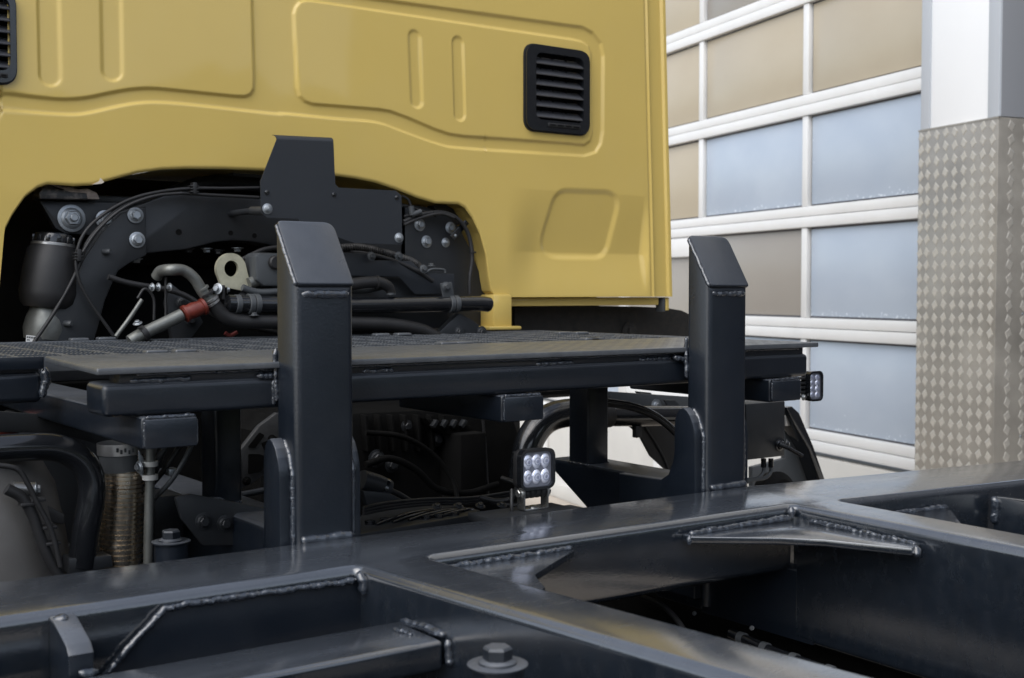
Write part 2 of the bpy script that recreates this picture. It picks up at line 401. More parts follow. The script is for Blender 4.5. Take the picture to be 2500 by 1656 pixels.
# wall frame: s runs along the wall (towards the right and the camera), z up, n out of the wall
fh = Vector((math.sin(YAW), math.cos(YAW), 0))
WA = R(22.3)
WO = _rt * 0.42 + fh * 10.6
WS = _rt * math.sin(WA) - fh * math.cos(WA)
WN = -(_rt * math.cos(WA) + fh * math.sin(WA))
wall_rot = Matrix((( WS.x, -WN.x, 0), (WS.y, -WN.y, 0), (0, 0, 1))).to_euler()
def aw(u, v, off=0.0):
    """survey pixel -> (s, z) on the plane parallel to the wall, off metres in front of it"""
    d = _fw + _rt * ((u * K - CX) / F) - _up * ((v * K - CY) / F)
    t = ((WO + WN * off) - _C).dot(WN) / d.dot(WN); p = _C + d * t - WO
    return p.dot(WS), p.z
def wthing(name):
    o = empty(name, WO); o.rotation_euler = wall_rot; return o
def wbox(name, m, parent, s0, s1, o0, o1, z0, z1, bev=0.004):
    """box in wall coordinates; o = distance out of the wall"""
    o = link(name, box_me(s0, s1, -o1, -o0, z0, z1, bev, 2), m); o.parent = parent; return o

mull = [aw(1620, 674)[0], aw(1860, 674)[0]]
PW = mull[1] - mull[0]
ml = [mull[0] + PW * k for k in range(-4, 4)]              # mullion positions along the wall
rz = [aw(2118, 1062)[1], aw(2118, 775)[1], aw(2118, 482)[1], aw(2118, 185)[1]]
pitch = (rz[3] - rz[0]) / 3
rails_z = [rz[0] + pitch * k for k in range(-1, 7)]
PIL_S0 = aw(2119, 674, 0.36)[0]
DOOR_S1 = PIL_S0 + 0.05

hall = wthing('hall_wall')
tag(hall, 'cream painted hall wall around and above the glazed sectional door', 'wall', kind='thing')
wbox('plinth', CREAM, hall, ml[0] - 8, DOOR_S1 + 5, -0.5, 0.02, 0, rails_z[1] - 0.09, 0.01)
wbox('upper_wall', CREAM, hall, ml[0] - 8, DOOR_S1 + 5, -0.6, 0.05, rails_z[6] + 0.10, 7.5, 0.01)
wbox('side_wall', CREAM, hall, ml[0] - 8, ml[0] - 0.05, -0.5, 0.02, rails_z[1] - 0.085, rails_z[6] + 0.095, 0.01)
wbox('near_wall', DARKIN, hall, DOOR_S1 + 0.65, DOOR_S1 + 5, -0.5, -0.1, rails_z[1] - 0.085, rails_z[6] + 0.095, 0.01)

for u_ in (1268, 1531):
    s_ = aw(u_, 1040)[0]; wbox('wall_trim', WHITEFRAME, hall, s_ - .05, s_ + .05, 0.021, 0.05, 0.12, rails_z[1] - .095, .006)
wbox('kerb', CREAM, hall, ml[0] - 8, DOOR_S1 + 5, 0.0, 0.25, 0, 0.12, 0.01)

door = wthing('garage_door')
tag(door, 'glazed sectional garage door with white rails and beige and blue panes', 'garage door', kind='thing')
wbox('backing', DARKIN, door, ml[0], DOOR_S1, -0.12, -0.06, rails_z[1] - 0.05, rails_z[6], 0)
for i in range(1, 7):
    z = rails_z[i]
    o = wbox('rail', WHITEFRAME, door, ml[0] - .04, DOOR_S1, -0.05, 0.012, z + 0.004, z + 0.062, 0.006)
    o = wbox('rail', WHITEFRAME, door, ml[0] - .04, DOOR_S1, -0.05, 0.018, z - 0.062, z + 0.001, 0.006)
wicket_c = (ml.index(mull[0]) - 1)
def pane_mat_for(r, c):
    c0 = ml.index(mull[0])                                  # column between mull[0] and mull[1]
    if r >= 5: return PANE_GREY if c >= c0 else PANE_BEIGE
    if r == 4: return PANE_BEIGE
    if r == 3: return PANE_BLUE if c >= c0 else PANE_BEIGE
    if r == 2: return PANE_BLUE if c > c0 else PANE_GREY
    return PANE_BLUE
for c in range(len(ml) - 1):
    s0, s1 = ml[c] + 0.028, min(ml[c + 1] - 0.028, DOOR_S1)
    if s1 - s0 < 0.05: continue
    for r in range(1, 6):
        z0, z1 = rails_z[r] + 0.062, rails_z[r + 1] - 0.062
        if c == wicket_c and r <= 2: continue
        g = wbox('gasket', GASKET, door, s0 - .002, s1 + .002, -0.045, -0.022, z0 - .002, z1 + .002, 0)
        wbox('pane', pane_mat_for(r, c), door, s0 + 0.012, s1 - 0.012, -0.04, -0.015, z0 + 0.012, z1 - 0.012, 0.003)
        if c + 1 < len(ml) and ml[c + 1] < DOOR_S1:
            wbox('mullion', WHITEFRAME, door, ml[c + 1] - 0.028, ml[c + 1] + 0.028, -0.05, 0.008, z0 + .001, z1 - .001, 0.005)
# wicket door in the leaf, next to the cab's edge
ws0, ws1 = ml[wicket_c] + 0.03, ml[wicket_c + 1] - 0.03
wk = wbox('wicket_door', WHITEFRAME, door, ws0, ws1, -0.05, -0.03, rails_z[1] + .063, rails_z[3] - .063, 0)
wbox('stile', WHITEFRAME, wk, ws0, ws0 + .09, -0.03, 0.02, rails_z[1] + .065, rails_z[3] - .066, .005)
wbox('stile', WHITEFRAME, wk, ws1 - .09, ws1, -0.03, 0.02, rails_z[1] + .065, rails_z[3] - .066, .005)
wbox('head_rail', WHITEFRAME, wk, ws0 + .091, ws1 - .091, -0.03, 0.018, rails_z[3] - .20, rails_z[3] - .068, .005)
wbox('sill_rail', WHITEFRAME, wk, ws0 + .091, ws1 - .091, -0.03, 0.018, rails_z[1] + .066, rails_z[1] + .16, .005)
wbox('pane', PANE_GREY, wk, ws0 + .1, ws1 - .1, -0.03, -0.01, rails_z[1] + .17, rails_z[3] - .21, .003)

# pillar beside the door: white cladding above, aluminium tread plate below
pil = wthing('clad_pillar')
tag(pil, 'square pillar, white above and clad in diamond tread plate below', 'pillar', kind='thing')
OFF = 0.36
ps0 = PIL_S0; ps1 = aw(2303, 600, OFF)[0]; pz = (aw(2120, 299, OFF)[1] + aw(2300, 276, OFF)[1]) / 2
wbox('white_cladding', WHITEWALL, pil, ps0 + .012, ps1 - .012, -0.1, OFF - .014, pz + .003, 6.5, 0.003)
wbox('corner_trim', TRIMGREY, pil, ps0 + .004, ps0 + .066, OFF - .02, OFF - .006, pz + .003, 6.4, 0.003)
wbox('corner_trim', TRIMGREY, pil, ps1 - .075, ps1 - .004, OFF - .1, OFF - .007, pz + .0032, 6.4, 0.004)
wbox('side_cladding', SIDEGREY, pil, ps1 - .05, ps1 - .003, -0.1, OFF - .018, pz + .0033, 6.4, 0.003)
tp = wbox('tread_plate', TREAD, pil, ps0, ps1, -0.1, OFF, 0.0, pz, 0.004)
wbox('plate_lip', TREAD, pil, ps0 - .002, ps1 + .002, OFF - .01, OFF + .002, pz - .006, pz + .002, 0.0)
lz = []
hx, hz, hh = 0.0215, 0.0285, 0.0018
lv = [(-hx, 0, 0), (0, 0, -hz), (hx, 0, 0), (0, 0, hz)] + [(-hx * .72, -hh, 0), (0, -hh, -hz * .72), (hx * .72, -hh, 0), (0, -hh, hz * .72)]
lf = [(4, 5, 6, 7), (0, 1, 5, 4), (1, 2, 6, 5), (2, 3, 7, 6), (3, 0, 4, 7)]
LOZ = raw(lv, lf); LOZ.materials.append(TREADHI); smooth_mesh(LOZ, 5)
npil = 9; psp = (ps1 - ps0) / (npil - 0.35); rows = 27; rsp = 0.0615
for r in range(rows):
    z = pz - 0.035 - r * rsp
    for c in range(npil):
        s = ps0 + psp * (c + 0.1)
        if c == 0: s += .012
        o = bpy.data.objects.new('lozenge', LOZ); col.objects.link(o); o.parent = pil; o.location = (s, -OFF, z + (c % 2) * 0.004)
        o.rotation_euler = (0, R(10 if (r + c) % 2 else -10), 0)
    for c in range(2):
        o = bpy.data.objects.new('lozenge', LOZ); col.objects.link(o); o.parent = pil
        o.location = (ps1, -OFF + 0.075 + c * 0.085, z); o.rotation_euler = (0, 0, R(90)); o.rotation_euler.rotate_axis('Y', R(14 if (r + c) % 2 else -14))

for zz_ in (pz - .32, pz - .87, pz - 1.42):
    o = link('screw', lathe_me([(.006, 0), (.006, .002), (.003, .004)], 12), ZINC); o.parent = pil; o.location = (ps1 + .001, -OFF + .155, zz_); o.rotation_euler = (0, R(90), 0)
# small round sign far behind the cab's edge
sp = _C + (_fw + _rt * ((1563 * K - CX) / F) - _up * ((716 * K - CY) / F)) * 9.0
sign = empty('road_sign', (sp.x, sp.y, 0))
tag(sign, 'small round sign with red rim on a post beyond the cab edge', 'sign')
o = link('sign_face', lathe_me([(0.11, 0), (0.11, 0.004)], 32), PAPER, sign); orient(o, sp, -fh)
o = link('sign_rim', lathe_me([(0.085, 0.0045), (0.085, .007), (0.118, .007), (0.118, -.004), (.1, -.004)], 32), SIGNRED, sign); orient(o, sp, -fh)
link('post', pipe_me([Vector((sp.x, sp.y, 0)) + fh * .03, Vector((sp.x, sp.y, sp.z + .1)) + fh * .03], 0.02), BAND, sign)

# ------------------------------------------------------------------ the truck
truck = empty('truck', (1.54, 2.0, 0.0))
tag(truck, 'truck chassis with yellow cab rear, dark steel subframe, posts and grating deck', 'truck')
T = truck

# --- subframe: crossbeam and longitudinal rails, welded flush
ZT = 1.25
outl = [(-0.5, 2.02), (2.1, 1.995), (3.5, 1.815), (3.5, 1.56), (2.112, 1.735), (2.06, 0.1), (2.06, -2.6), (1.945, -2.6), (1.945, 0.1), (1.985, 1.758),
        (1.09, 1.772), (1.245, 0.25), (1.245, -2.6), (1.12, -2.6), (1.12, 0.25), (0.956, 1.777), (-0.5, 1.777)]
def frame_mesh(z0, keep):
    bm = bmesh.new(); o2 = round_poly(outl, [0, .0, 0, 0, .012, 0, 0, 0, 0, .014, .014, 0, 0, 0, 0, .012, 0], 3)
    top = [bm.verts.new((p[0], p[1], ZT)) for p in o2]; f = bm.faces.new(top)
    ret = bmesh.ops.extrude_face_region(bm, geom=[f])
    for v in ret['geom']:
        if isinstance(v, bmesh.types.BMVert): v.co.z = z0
    bmesh.ops.recalc_face_normals(bm, faces=bm.faces[:])
    es = [e for e in bm.edges if all(abs(v.co.z - ZT) < 1e-5 for v in e.verts)] + [e for e in bm.edges if all(abs(v.co.z - z0) < 1e-5 for v in e.verts)]
    bmesh.ops.bevel(bm, geom=es, offset=0.017, segments=5, affect='EDGES', profile=0.5)
    for co, no in keep:
        g = bm.verts[:] + bm.edges[:] + bm.faces[:]
        bmesh.ops.bisect_plane(bm, geom=g, plane_co=co, plane_no=no, clear_outer=True)
    me = bpy.data.meshes.new('frame'); bm.to_mesh(me); bm.free(); return me
CUT = 1.745
link('crossbeam', frame_mesh(1.11, [((0, CUT, 0), (0, -1, 0)), ((2.14, 1.7, 0), (1.0, -.0, 0))]), STEELTOP, T, sm=30)
link('crossbeam_extension', frame_mesh(1.11, [((2.14, 1.7, 0), (-1.0, 0, 0))]), STEELTOP, T, sm=30)
link('frame_rail', frame_mesh(0.96, [((0, CUT, 0), (0, 1, 0)), ((1.5, 0, 0), (1, 0, 0))]), STEELTOP, T, sm=30)
link('frame_rail', frame_mesh(0.96, [((0, CUT, 0), (0, 1, 0)), ((1.5, 0, 0), (-1, 0, 0)), ((2.14, 0, 0), (1, 0, 0))]), STEELTOP, T, sm=30)
# chassis rails carrying on forwards under the deck and the cab
box('frame_rail', STEEL, T, 0.985, 1.10, 2.03, 5.0, 0.96, 1.247, 0.012, 3)
link('frame_rail', prism_me([(2.03, 0.965), (2.03, 1.255), (2.60, 1.255), (2.62, 1.238), (2.46, 1.146), (2.22, 0.99), (2.18, 0.965)], 0, 1.988, 2.103, bev=.006), STEEL, T, sm=30)
box('rail_web', STEEL, T, 1.9855, 2.105, 1.70, 2.028, 0.962, 1.1095, 0.001)
box('rail_web', STEEL, T, 0.962, 1.09, 1.70, 2.028, 0.962, 1.1095, 0.001)
# side member below the beam's left bay
box('lower_member', CHASSIS, T, -0.5, 0.95, 1.80, 2.0, 0.85, 1.10, 0.01)

# --- posts
def post(x0, x1, y1):
    y0, zs, zt = 2.0, 1.704, 1.823
    bm = bmesh.new()
    vs = [(x0, y0, 0.98), (x1, y0, 0.98), (x1, y1, 0.98), (x0, y1, 0.98), (x0, y0, zs), (x1, y0, zs), (x1, y1, zt), (x0, y1, zt)]
    v = [bm.verts.new(p) for p in vs]
    for f in ((0, 1, 5, 4), (1, 2, 6, 5), (2, 3, 7, 6), (3, 0, 4, 7), (4, 5, 6, 7), (3, 2, 1, 0)): bm.faces.new([v[i] for i in f])
    bm.normal_update()
    es = [e for e in bm.edges if abs(e.verts[0].co.z - e.verts[1].co.z) > 0.3]
    bmesh.ops.bevel(bm, geom=es, offset=0.014, segments=4, affect='EDGES', profile=0.5)
    es = [e for e in bm.edges if min(e.verts[0].co.z, e.verts[1].co.z) > 1.6 and e.is_manifold and e.calc_face_angle(0) > R(30)]
    bmesh.ops.bevel(bm, geom=es, offset=0.003, segments=2, affect='EDGES', profile=0.5)
    o = link('post', from_bm(bm), STEEL, T, sm=28)
    # cap plate on the sloping end, a little proud, and its welds
    d = Vector((0, y1 - y0, zt - zs)).normalized(); n = Vector((0, -d.z, d.y))
    L_ = math.hypot(y1 - y0, zt - zs)
    pl = round_poly([(x0 + .002, 0.004), (x1 - .002, 0.004), (x1 - .002, L_ + .002), (x0 + .002, L_ + .002)], [.008, .006, .022, .010], 5)
    cm = prism_me(pl, 2, 0.0, 0.010, bev=0.003)
    for q in cm.vertices:
        c = q.co.copy(); q.co = Vector((c.x, y0, zs)) + d * c.y + n * c.z
    link('cap_plate', cm, STEEL, o, sm=30)
    A = Vector((x0 + .001, y0, zs)) + n * .004; B = A + d * L_
    weld(o, [A + d * .006, B - d * .004], .0052, .7)
    weld(o, [Vector((x0 + .012, y0 + .003, zs - .009)), Vector((x1 - .012, y0 + .003, zs - .009))], .009, 1.0)
    weld(o, [Vector((x0 + .006, y0 - .003, ZT + .003)), Vector((x1 - .006, y0 - .004, ZT + .003))], .011, .7)
    weld(o, [Vector((x0 - .001, y1 - .002, 1.595)), Vector((x0 - .001, y1 - .004, 1.50))], .006, 1.1)
    return o
postL = post(0.956, 1.074, 2.086); postR = post(1.975, 2.101, 2.074)
def cheek(x0, x1, flare, par):
    prof = [(2.016, 1.0), (2.016, 1.365), (2.019, 1.385), (2.025, 1.402), (2.034, 1.418), (2.045, 1.429), (2.056, 1.434), (2.067, 1.431), (2.077, 1.42), (2.083, 1.405), (2.085, 1.385), (2.085, 1.33)]
    if flare: prof += [(2.09, 1.305), (2.105, 1.275), (2.13, 1.26), (2.28, 1.256), (2.28, 1.0)]
    else: prof += [(2.087, 1.255), (2.09, 1.20), (2.09, 1.0)]
    o = link('cheek_plate', prism_me(prof, 0, x0, x1, bev=.003), STEEL, par, sm=30)
    xm = x1 if x1 < (par_center(par)) else x0
    weld(par, [(xm, 2.014, 1.24), (xm, 2.013, 1.37), (xm, 2.028, 1.41), (xm, 2.05, 1.432)], .0065, .8)
    return o
def par_center(p): return 1.015 if p == postL else 2.038
cheek(0.930, 0.955, False, postL); cheek(1.075, 1.094, False, postL)
cheek(1.950, 1.974, True, postR); cheek(2.102, 2.122, False, postR)

# --- deck: transverse tube, tread plate, grating, under-tubes
ZD = 1.57
tube = box('deck_tube', STEEL, T, 0.642, 2.412, 2.088, 2.19, 1.486, 1.543, 0.011, 4)
pad = box('spacer_bar', STEEL, T, 0.672, 2.398, 2.094, 2.15, 1.5425, 1.5600, 0.001)
tpl = link('tread_deck_plate', prism_me(round_poly([(0.626, 2.069), (2.430, 2.069), (2.455, 2.525), (0.662, 2.525)], .006, 3), 2, 1.5602, 1.5715, bev=.002), DECK, T, sm=30)
# raised ribs of the tread plate (hundreds, too fine to pick apart)
vv, ff = [], []
px = 0.0
for i in range(82):
    for j in range(19):
        cx_, cy_ = 0.650 + i * 0.0217 + j * .0008, 2.080 + j * 0.0232
        a = R(45 if (i + j) % 2 else -45); L_, w_ = 0.0115, 0.0028
        e = Vector((math.cos(a), math.sin(a), 0)); q = Vector((-math.sin(a), math.cos(a), 0)); c = Vector((cx_, cy_, 1.5713)); b = len(vv)
        for s_, t_, h_ in ((-1, 0, 0), (0, -1, 0), (1, 0, 0), (0, 1, 0)): vv.append(c + e * L_ * s_ + q * w_ * t_)
        vv.append(c + e * L_ * .45 + Vector((0, 0, .0007))); vv.append(c - e * L_ * .45 + Vector((0, 0, .0007)))
        ff += [(b, b + 1, b + 5), (b + 1, b + 2, b + 4), (b + 1, b + 4, b + 5), (b + 2, b + 3, b + 4), (b + 3, b, b + 5), (b + 3, b + 5, b + 4)]
tag(link('tread_ribs', raw(vv, ff), DECK, tpl), kind='stuff')
# welds along the plate and tube
weld(tpl, [(0.70, 2.090, 1.5580), (1.0, 2.091, 1.557), (1.5, 2.090, 1.558), (2.38, 2.091, 1.558)], .0045, 1.0)
for xa, xb in ((0.69, 0.80), (1.14, 1.21), (1.56, 1.66), (1.85, 1.95)):
    weld(tube, [(xa, 2.096, 1.5460), (xb, 2.095, 1.5460)], .0065, 1.2)
weld(tube, [(0.92, 2.086, 1.547), (0.953, 2.086, 1.546)], .008, 1.3); weld(tube, [(1.94, 2.080, 1.547), (1.973, 2.076, 1.546)], .007, 1.3)
weld(tube, [(0.953, 2.087, 1.538), (0.953, 2.087, 1.492)], .006, 1.3)
# longitudinal square tubes under it, closed with welded end caps
for x0, x1, y1 in ((0.703, 0.803, 3.2), (1.457, 1.563, 2.5), (2.259, 2.367, 2.60)):
    t_ = box('bearer_tube', STEEL, T, x0, x1, 2.077, y1, 1.428, 1.4845, 0.006, 3)
    c_ = box('end_cap', STEEL, t_, x0 + .004, x1 - .003, 2.070, 2.0768, 1.430, 1.480, 0.002)
    weld(t_, [(x0 + .006, 2.075, 1.483), (x1 - .006, 2.075, 1.483)], .0042, 1.4)
    weld(t_, [(x0 + .004, 2.073, 1.477), (x0 + .004, 2.073, 1.433)], .0030, 1.3)
    weld(t_, [(x1 - .003, 2.073, 1.477), (x1 - .003, 2.073, 1.433)], .0026, 1.0)
# left wing of the deck
lt = box('deck_side_tube', STEEL, T, -0.6, 0.662, 2.545, 2.62, 1.478, 1.538, 0.012, 4)
box('deck_side_strip', STEEL, T, -0.6, 0.662, 2.53, 2.536, 1.546, 1.571, 0.001)
box('deck_side_bar', PLATE, T, -0.6, 0.655, 2.545, 2.60, 1.539, 1.553, 0.001)
weld(lt, [(0.664, 2.541, 1.548), (0.668, 2.541, 1.52), (0.66, 2.541, 1.488)], .011, 1.1)
# grating: serrated bearing bars and twisted cross rods
vv, ff = [], []
def gbar(y, x0, x1):
    n = int((x1 - x0) / 0.0024); b = len(vv)
    for i in range(n + 1):
        x = x0 + (x1 - x0) * i / n; h = 1.5690 + 0.0011 * math.sin(x * 2 * math.pi / .0098 + y * 9) + 0.0003 * math.sin(x * 31 + y * 40)
        vv.extend([(x, y - .0028, 1.538), (x, y - .0028, h - .0006), (x, y + .0028, h), (x, y + .0028, 1.538)])
    for i in range(n):
        k = b + i * 4
        for j in range(3): ff.append((k + j, k + j + 1, k + 4 + j + 1, k + 4 + j))
ys = [2.575 + 0.0985 * i for i in range(8)]
for y in ys: gbar(y, -0.6, 2.452)
tag(link('grating_bars', raw(vv, ff), DECK, T, sm=0), kind='stuff')
vv, ff = [], []
for i in range(31):
    x = -0.58 + i * 0.1005; b0 = len(vv); n = 60
    for j in range(n + 1):
        y = 2.535 + (3.285 - 2.535) * j / n; a = j * 0.9
        for k in range(4):
            an = a + k * math.pi / 2; vv.append((x + .0035 * math.cos(an), y, 1.5665 + .0035 * math.sin(an)))
    for j in range(n):
        for k in range(4):
            ff.append((b0 + j * 4 + k, b0 + j * 4 + (k + 1) % 4, b0 + j * 4 + 4 + (k + 1) % 4, b0 + j * 4 + 4 + k))
tag(link('grating_rods', raw(vv, ff), DECK, T, sm=60), kind='stuff')
box('grating_edge', DECK, T, -0.6, 2.455, 3.286, 3.291, 1.535, 1.571, 0.001)
box('grating_edge', DECK, T, 2.4535, 2.4585, 2.53, 3.285, 1.535, 1.571, 0.001)
box('deck_rear_tube', CHASSIS, T, -0.6, 2.45, 3.21, 3.28, 1.47, 1.533, 0.008)
box('deck_bearer', CHASSIS, T, 2.36, 2.45, 2.215, 3.2, 1.475, 1.533, 0.008)
# saddle clips on the grating, in pairs
for u, v in ((182, 783), (245, 781), (362, 812), (428, 810), (880, 772), (930, 771), (1110, 797), (1150, 796), (1300, 768), (1340, 768), (1495, 789), (1535, 790)):
    p = az(u, v + 3, 1.571)
    p.y = max(p.y, 2.56)
    link('grating_clip', box_me(p.x - .024, p.x + .024, p.y - .016, p.y + .016, 1.5665, 1.5765, .004, 3), DECK, T)

# struts from the deck down to the chassis rails
for x0, x1 in ((0.985, 1.045), (1.99, 2.06)):
    s_ = box('deck_strut', STEEL, T, x0, x1, 2.45, 2.53, 1.25, 1.482, 0.006, 3)
    weld(s_, [(x0, 2.449, 1.253), (x1, 2.449, 1.253)], .0045, 1.2); weld(s_, [(x0 - .001, 2.45, 1.253), (x0 - .001, 2.53, 1.253)], .004, 1.2)

# --- corner gussets and details in the bays
g1 = link('corner_gusset', prism_me([(1.10, 1.773), (1.385, 1.766), (1.392, 1.752), (1.216, 1.636), (1.206, 1.618), (1.176, 1.555), (1.10, 1.50)], 2, 1.214, 1.2275, bev=.002), STEELTOP, T, sm=30)
weld(g1, [(1.12, 1.757, 1.229), (1.39, 1.756, 1.229)], .0075, 1.4)
g2 = link('corner_gusset', prism_me([(1.672, 1.762), (1.99, 1.757), (1.976, 1.435), (1.925, 1.415), (1.86, 1.565), (1.80, 1.628), (1.668, 1.735)], 2, 1.208, 1.222, bev=.002), STEELTOP, T, sm=30)
weld(g2, [(1.675, 1.745, 1.224), (1.96, 1.742, 1.226)], .0085, 1.2); weld(g2, [(1.972, 1.70, 1.225), (1.958, 1.43, 1.223)], .007, 1.3)
weld(g2, [(1.955, 1.43, 1.222), (1.95, 1.42, 1.20)], .011, .9); weld(g2, [(1.672, 1.742, 1.222), (1.668, 1.738, 1.205)], .008, .9)
weld(g2, [(1.975, 1.752, 1.245), (1.972, 1.748, 1.225)], .011, 1.0)
g3 = link('corner_gusset', prism_me([(2.10, 1.74), (2.42, 1.70), (2.40, 1.66), (2.11, 1.40)], 2, 1.195, 1.208, bev=.002), STEELTOP, T, sm=30)
weld(g3, [(2.12, 1.722, 1.210), (2.42, 1.684, 1.210)], .008, 1.2)
bp_ = box('bay_plate', STEELTOP, T, 2.56, 2.585, 1.2, 1.66, 1.0, 1.225, .003); weld(bp_, [(2.56, 1.655, 1.225), (2.558, 1.655, 1.16)], .011, 1.3)
box('bay_floor', STEELTOP, T, 2.12, 3.4, 0.6, 1.45, 1.02, 1.06, .004)
# left bay
db = link('doubler_plate', prism_me([(0.60, 1.12), (0.545, 1.151), (0.629, 1.232), (0.958, 1.230), (0.958, 1.12)], 1, 1.765, 1.776), STEEL, T, sm=30)
weld(db, [(0.535, 1.766, 1.14), (0.57, 1.764, 1.178), (0.628, 1.763, 1.231), (0.66, 1.763, 1.233), (0.945, 1.763, 1.230)], .0062, 1.2)
weld(db, [(0.950, 1.765, 1.243), (0.955, 1.755, 1.232), (0.957, 1.75, 1.208)], .0105, 1.2)
vb = link('stop_bracket', prism_me([(1.776, 1.10), (1.776, 1.242), (1.755, 1.240), (1.695, 1.220), (1.683, 1.208), (1.683, 1.10)], 0, 0.466, 0.501, bev=.003), STEEL, T, sm=30)
weld(vb, [(0.469, 1.768, 1.232), (0.49, 1.758, 1.241)], .013, .8)
weld(vb, [(0.478, 1.678, 1.183), (0.503, 1.676, 1.182)], .009, .8)
fb = box('cross_tie', STEELTOP, T, -0.5, 0.974, 1.537, 1.672, 1.133, 1.18, .009, 4)
weld(fb, [(0.972, 1.66, 1.183), (0.975, 1.60, 1.186), (0.979, 1.545, 1.183)], .008, 1.2)
weld(fb, [(0.978, 1.535, 1.18), (0.98, 1.53, 1.14)], .0085, .8)
weld(fb, [(0.94, 1.63, 1.181), (0.947, 1.585, 1.181)], .004, 1.4)
o = weld(T, [(1.055, 1.16, 1.215), (1.075, 1.10, 1.212), (1.08, 1.03, 1.20)], .020, 1.2)
fb2 = box('cross_tie', STEELTOP, T, 0.2, 1.062, 0.98, 1.14, 1.14, 1.198, .009, 4)

def mount_bolt(p, rr):
    s_ = link('mount_sleeve', lathe_me([(rr * .85, -0.16), (rr * .85, -0.008)], 28), STEEL, T, loc=p)
    b_ = link('mount_bolt', hexbolt_me(head=1.15, washer=2.05, wh=0.18, flange=1.3), STEEL, s_)
    b_.scale = (rr / 2.05,) * 3; b_.location = (0, 0, -0.008); b_.rotation_euler = (0, 0, .35); return s_
mount_bolt(ay(1150, 1532, 1.25) + Vector((0, 0, .004)), 0.0385)
mount_bolt(Vector((0.834, 2.30, 1.224)), 0.037)

# wiring loom lying along the foot of the right rail, and specks of chain clips
pl_ = [ax_(1690, 1432, 1.93), ax_(1800, 1470, 1.90), ax_(1960, 1520, 1.89), ax_(2110, 1572, 1.88), ax_(2250, 1625, 1.87)]
for p in pl_: p.z = min(p.z, 0.955)
lo = pipe('wiring_loom', GLOSSBLACK, T, pl_, .011)
for i in range(2, 30, 4):
    P_ = catmull(pl_, 8)
    if i < len(P_): o = link('loom_clip', pipe_me([P_[i] - Vector((0, .008, 0)), P_[i] + Vector((0, .008, 0))], .0135, 12), GREYPLASTIC, lo)
pipe('air_line', RUBBER, T, [ax_(1470, 1375, 1.75), ax_(1530, 1400, 1.74), ax_(1570, 1440, 1.73), ax_(1590, 1480, 1.72)], .006)
for u, v in ((1605, 1418), (1738, 1452)): bolt(T, ax_(u, v, 1.9), (-1, -.4, .6), .003, GREYPLASTIC)

# ------------------------------------------------------------------ cab rear wall
YC = 3.36
CR = zc(0, 0, 0.338); C2 = zc(650, 0, 0.42249); C1 = zc(0, 380, 0.30608); C3 = zc(500, 380, 0.33798); C4 = zc(1100, 400, 0.28698)
def cabpts(lst, f): return [(lambda p: (p.x, p.z))(ay(*f(x, y), YC)) for x, y in lst]
arch = [(-60, 760), (-25, 740), (-8, 705), (12, 600 + 20)]
arch = [(lambda p: (p.x, p.z))(ay(u, v, YC)) for u, v in ((-70, 790), (-18, 765), (-4, 712))]
arch += cabpts([(40, 600), (100, 480), (200, 335), (300, 258), (380, 230), (480, 235), (600, 243), (730, 236), (900, 192), (1100, 138), (1300, 112), (1500, 104), (1800, 107), (2100, 120)], C1)
arch += cabpts([(900, 138), (1100, 165), (1250, 195), (1400, 245), (1550, 305), (1680, 345), (1780, 349), (1850, 352), (1900, 382), (1950, 455), (2000, 565), (2040, 725), (2060, 900), (2075, 985), (2100, 1015)], C3)
arch = sorted(arch); axx = np.array([p[0] for p in arch]); azz = np.array([p[1] for p in arch])
for i in range(1, len(axx)):
    if axx[i] - axx[i - 1] < .002: axx[i] = axx[i - 1] + .002
XL, XRB = -0.6, ay(1557, 687, YC).x
ZTOP = 3.05
zb_flat = 1.681
def edge_x(z): return XRB - 0.037 * (z - 1.68)
xs = np.unique(np.concatenate([np.linspace(XL, XRB, 860), np.linspace(axx[0] - .02, axx[6] + .02, 60), np.linspace(axx[-9] - .02, axx[-1] + .02, 90), np.linspace(XRB - .11, XRB, 60)]))
bz = np.interp(xs, axx, azz, left=azz[0], right=zb_flat)
NR = 380
tt = np.linspace(0, 1, NR)
XX = np.repeat(xs[:, None], NR, 1); ZZ = bz[:, None] + (ZTOP - bz[:, None]) * tt[None, :]
XX = XX - 0.037 * (ZZ - 1.68) * np.clip((XX - 1.0) / (XRB - 1.0), 0, 1)
def sdf(poly, X, Z):
    """signed distance to polygon, negative inside"""
    P = np.array([(p[0], p[1]) for p in poly]); d2 = np.full(X.shape, 1e9); ins = np.zeros(X.shape, bool)
    for i in range(len(P)):
        a = P[i - 1]; b = P[i]; e = b - a
        wx, wz = X - a[0], Z - a[1]; t = np.clip((wx * e[0] + wz * e[1]) / max(1e-12, e @ e), 0, 1)
        d2 = np.minimum(d2, (wx - e[0] * t) ** 2 + (wz - e[1] * t) ** 2)
        c = ((a[1] > Z) != (b[1] > Z))
        with np.errstate(divide='ignore', invalid='ignore'):
            xi = a[0] + (Z - a[1]) / (b[1] - a[1] if b[1] != a[1] else 1e-9) * e[0]
        ins ^= c & (X < xi)
    d = np.sqrt(d2); return np.where(ins, -d, d)
def S(d, wdt):
    t = np.clip(0.5 - d / wdt, 0, 1); return t * t * (3 - 2 * t)
def smoothpoly(pts, n=4): return [(p.x, p.y) for p in catmull([Vector((a, b, 0)) for a, b in pts], n)]
low = smoothpoly(cabpts([(-400, 760), (0, 790), (300, 815), (520, 826), (650, 812), (850, 767), (1000, 742), (1150, 737), (1400, 756), (2000, 822)], CR)
                 + cabpts([(100, 655), (400, 684), (640, 706), (800, 762), (1000, 832), (1150, 856), (1700, 891), (1840, 900)], C2))
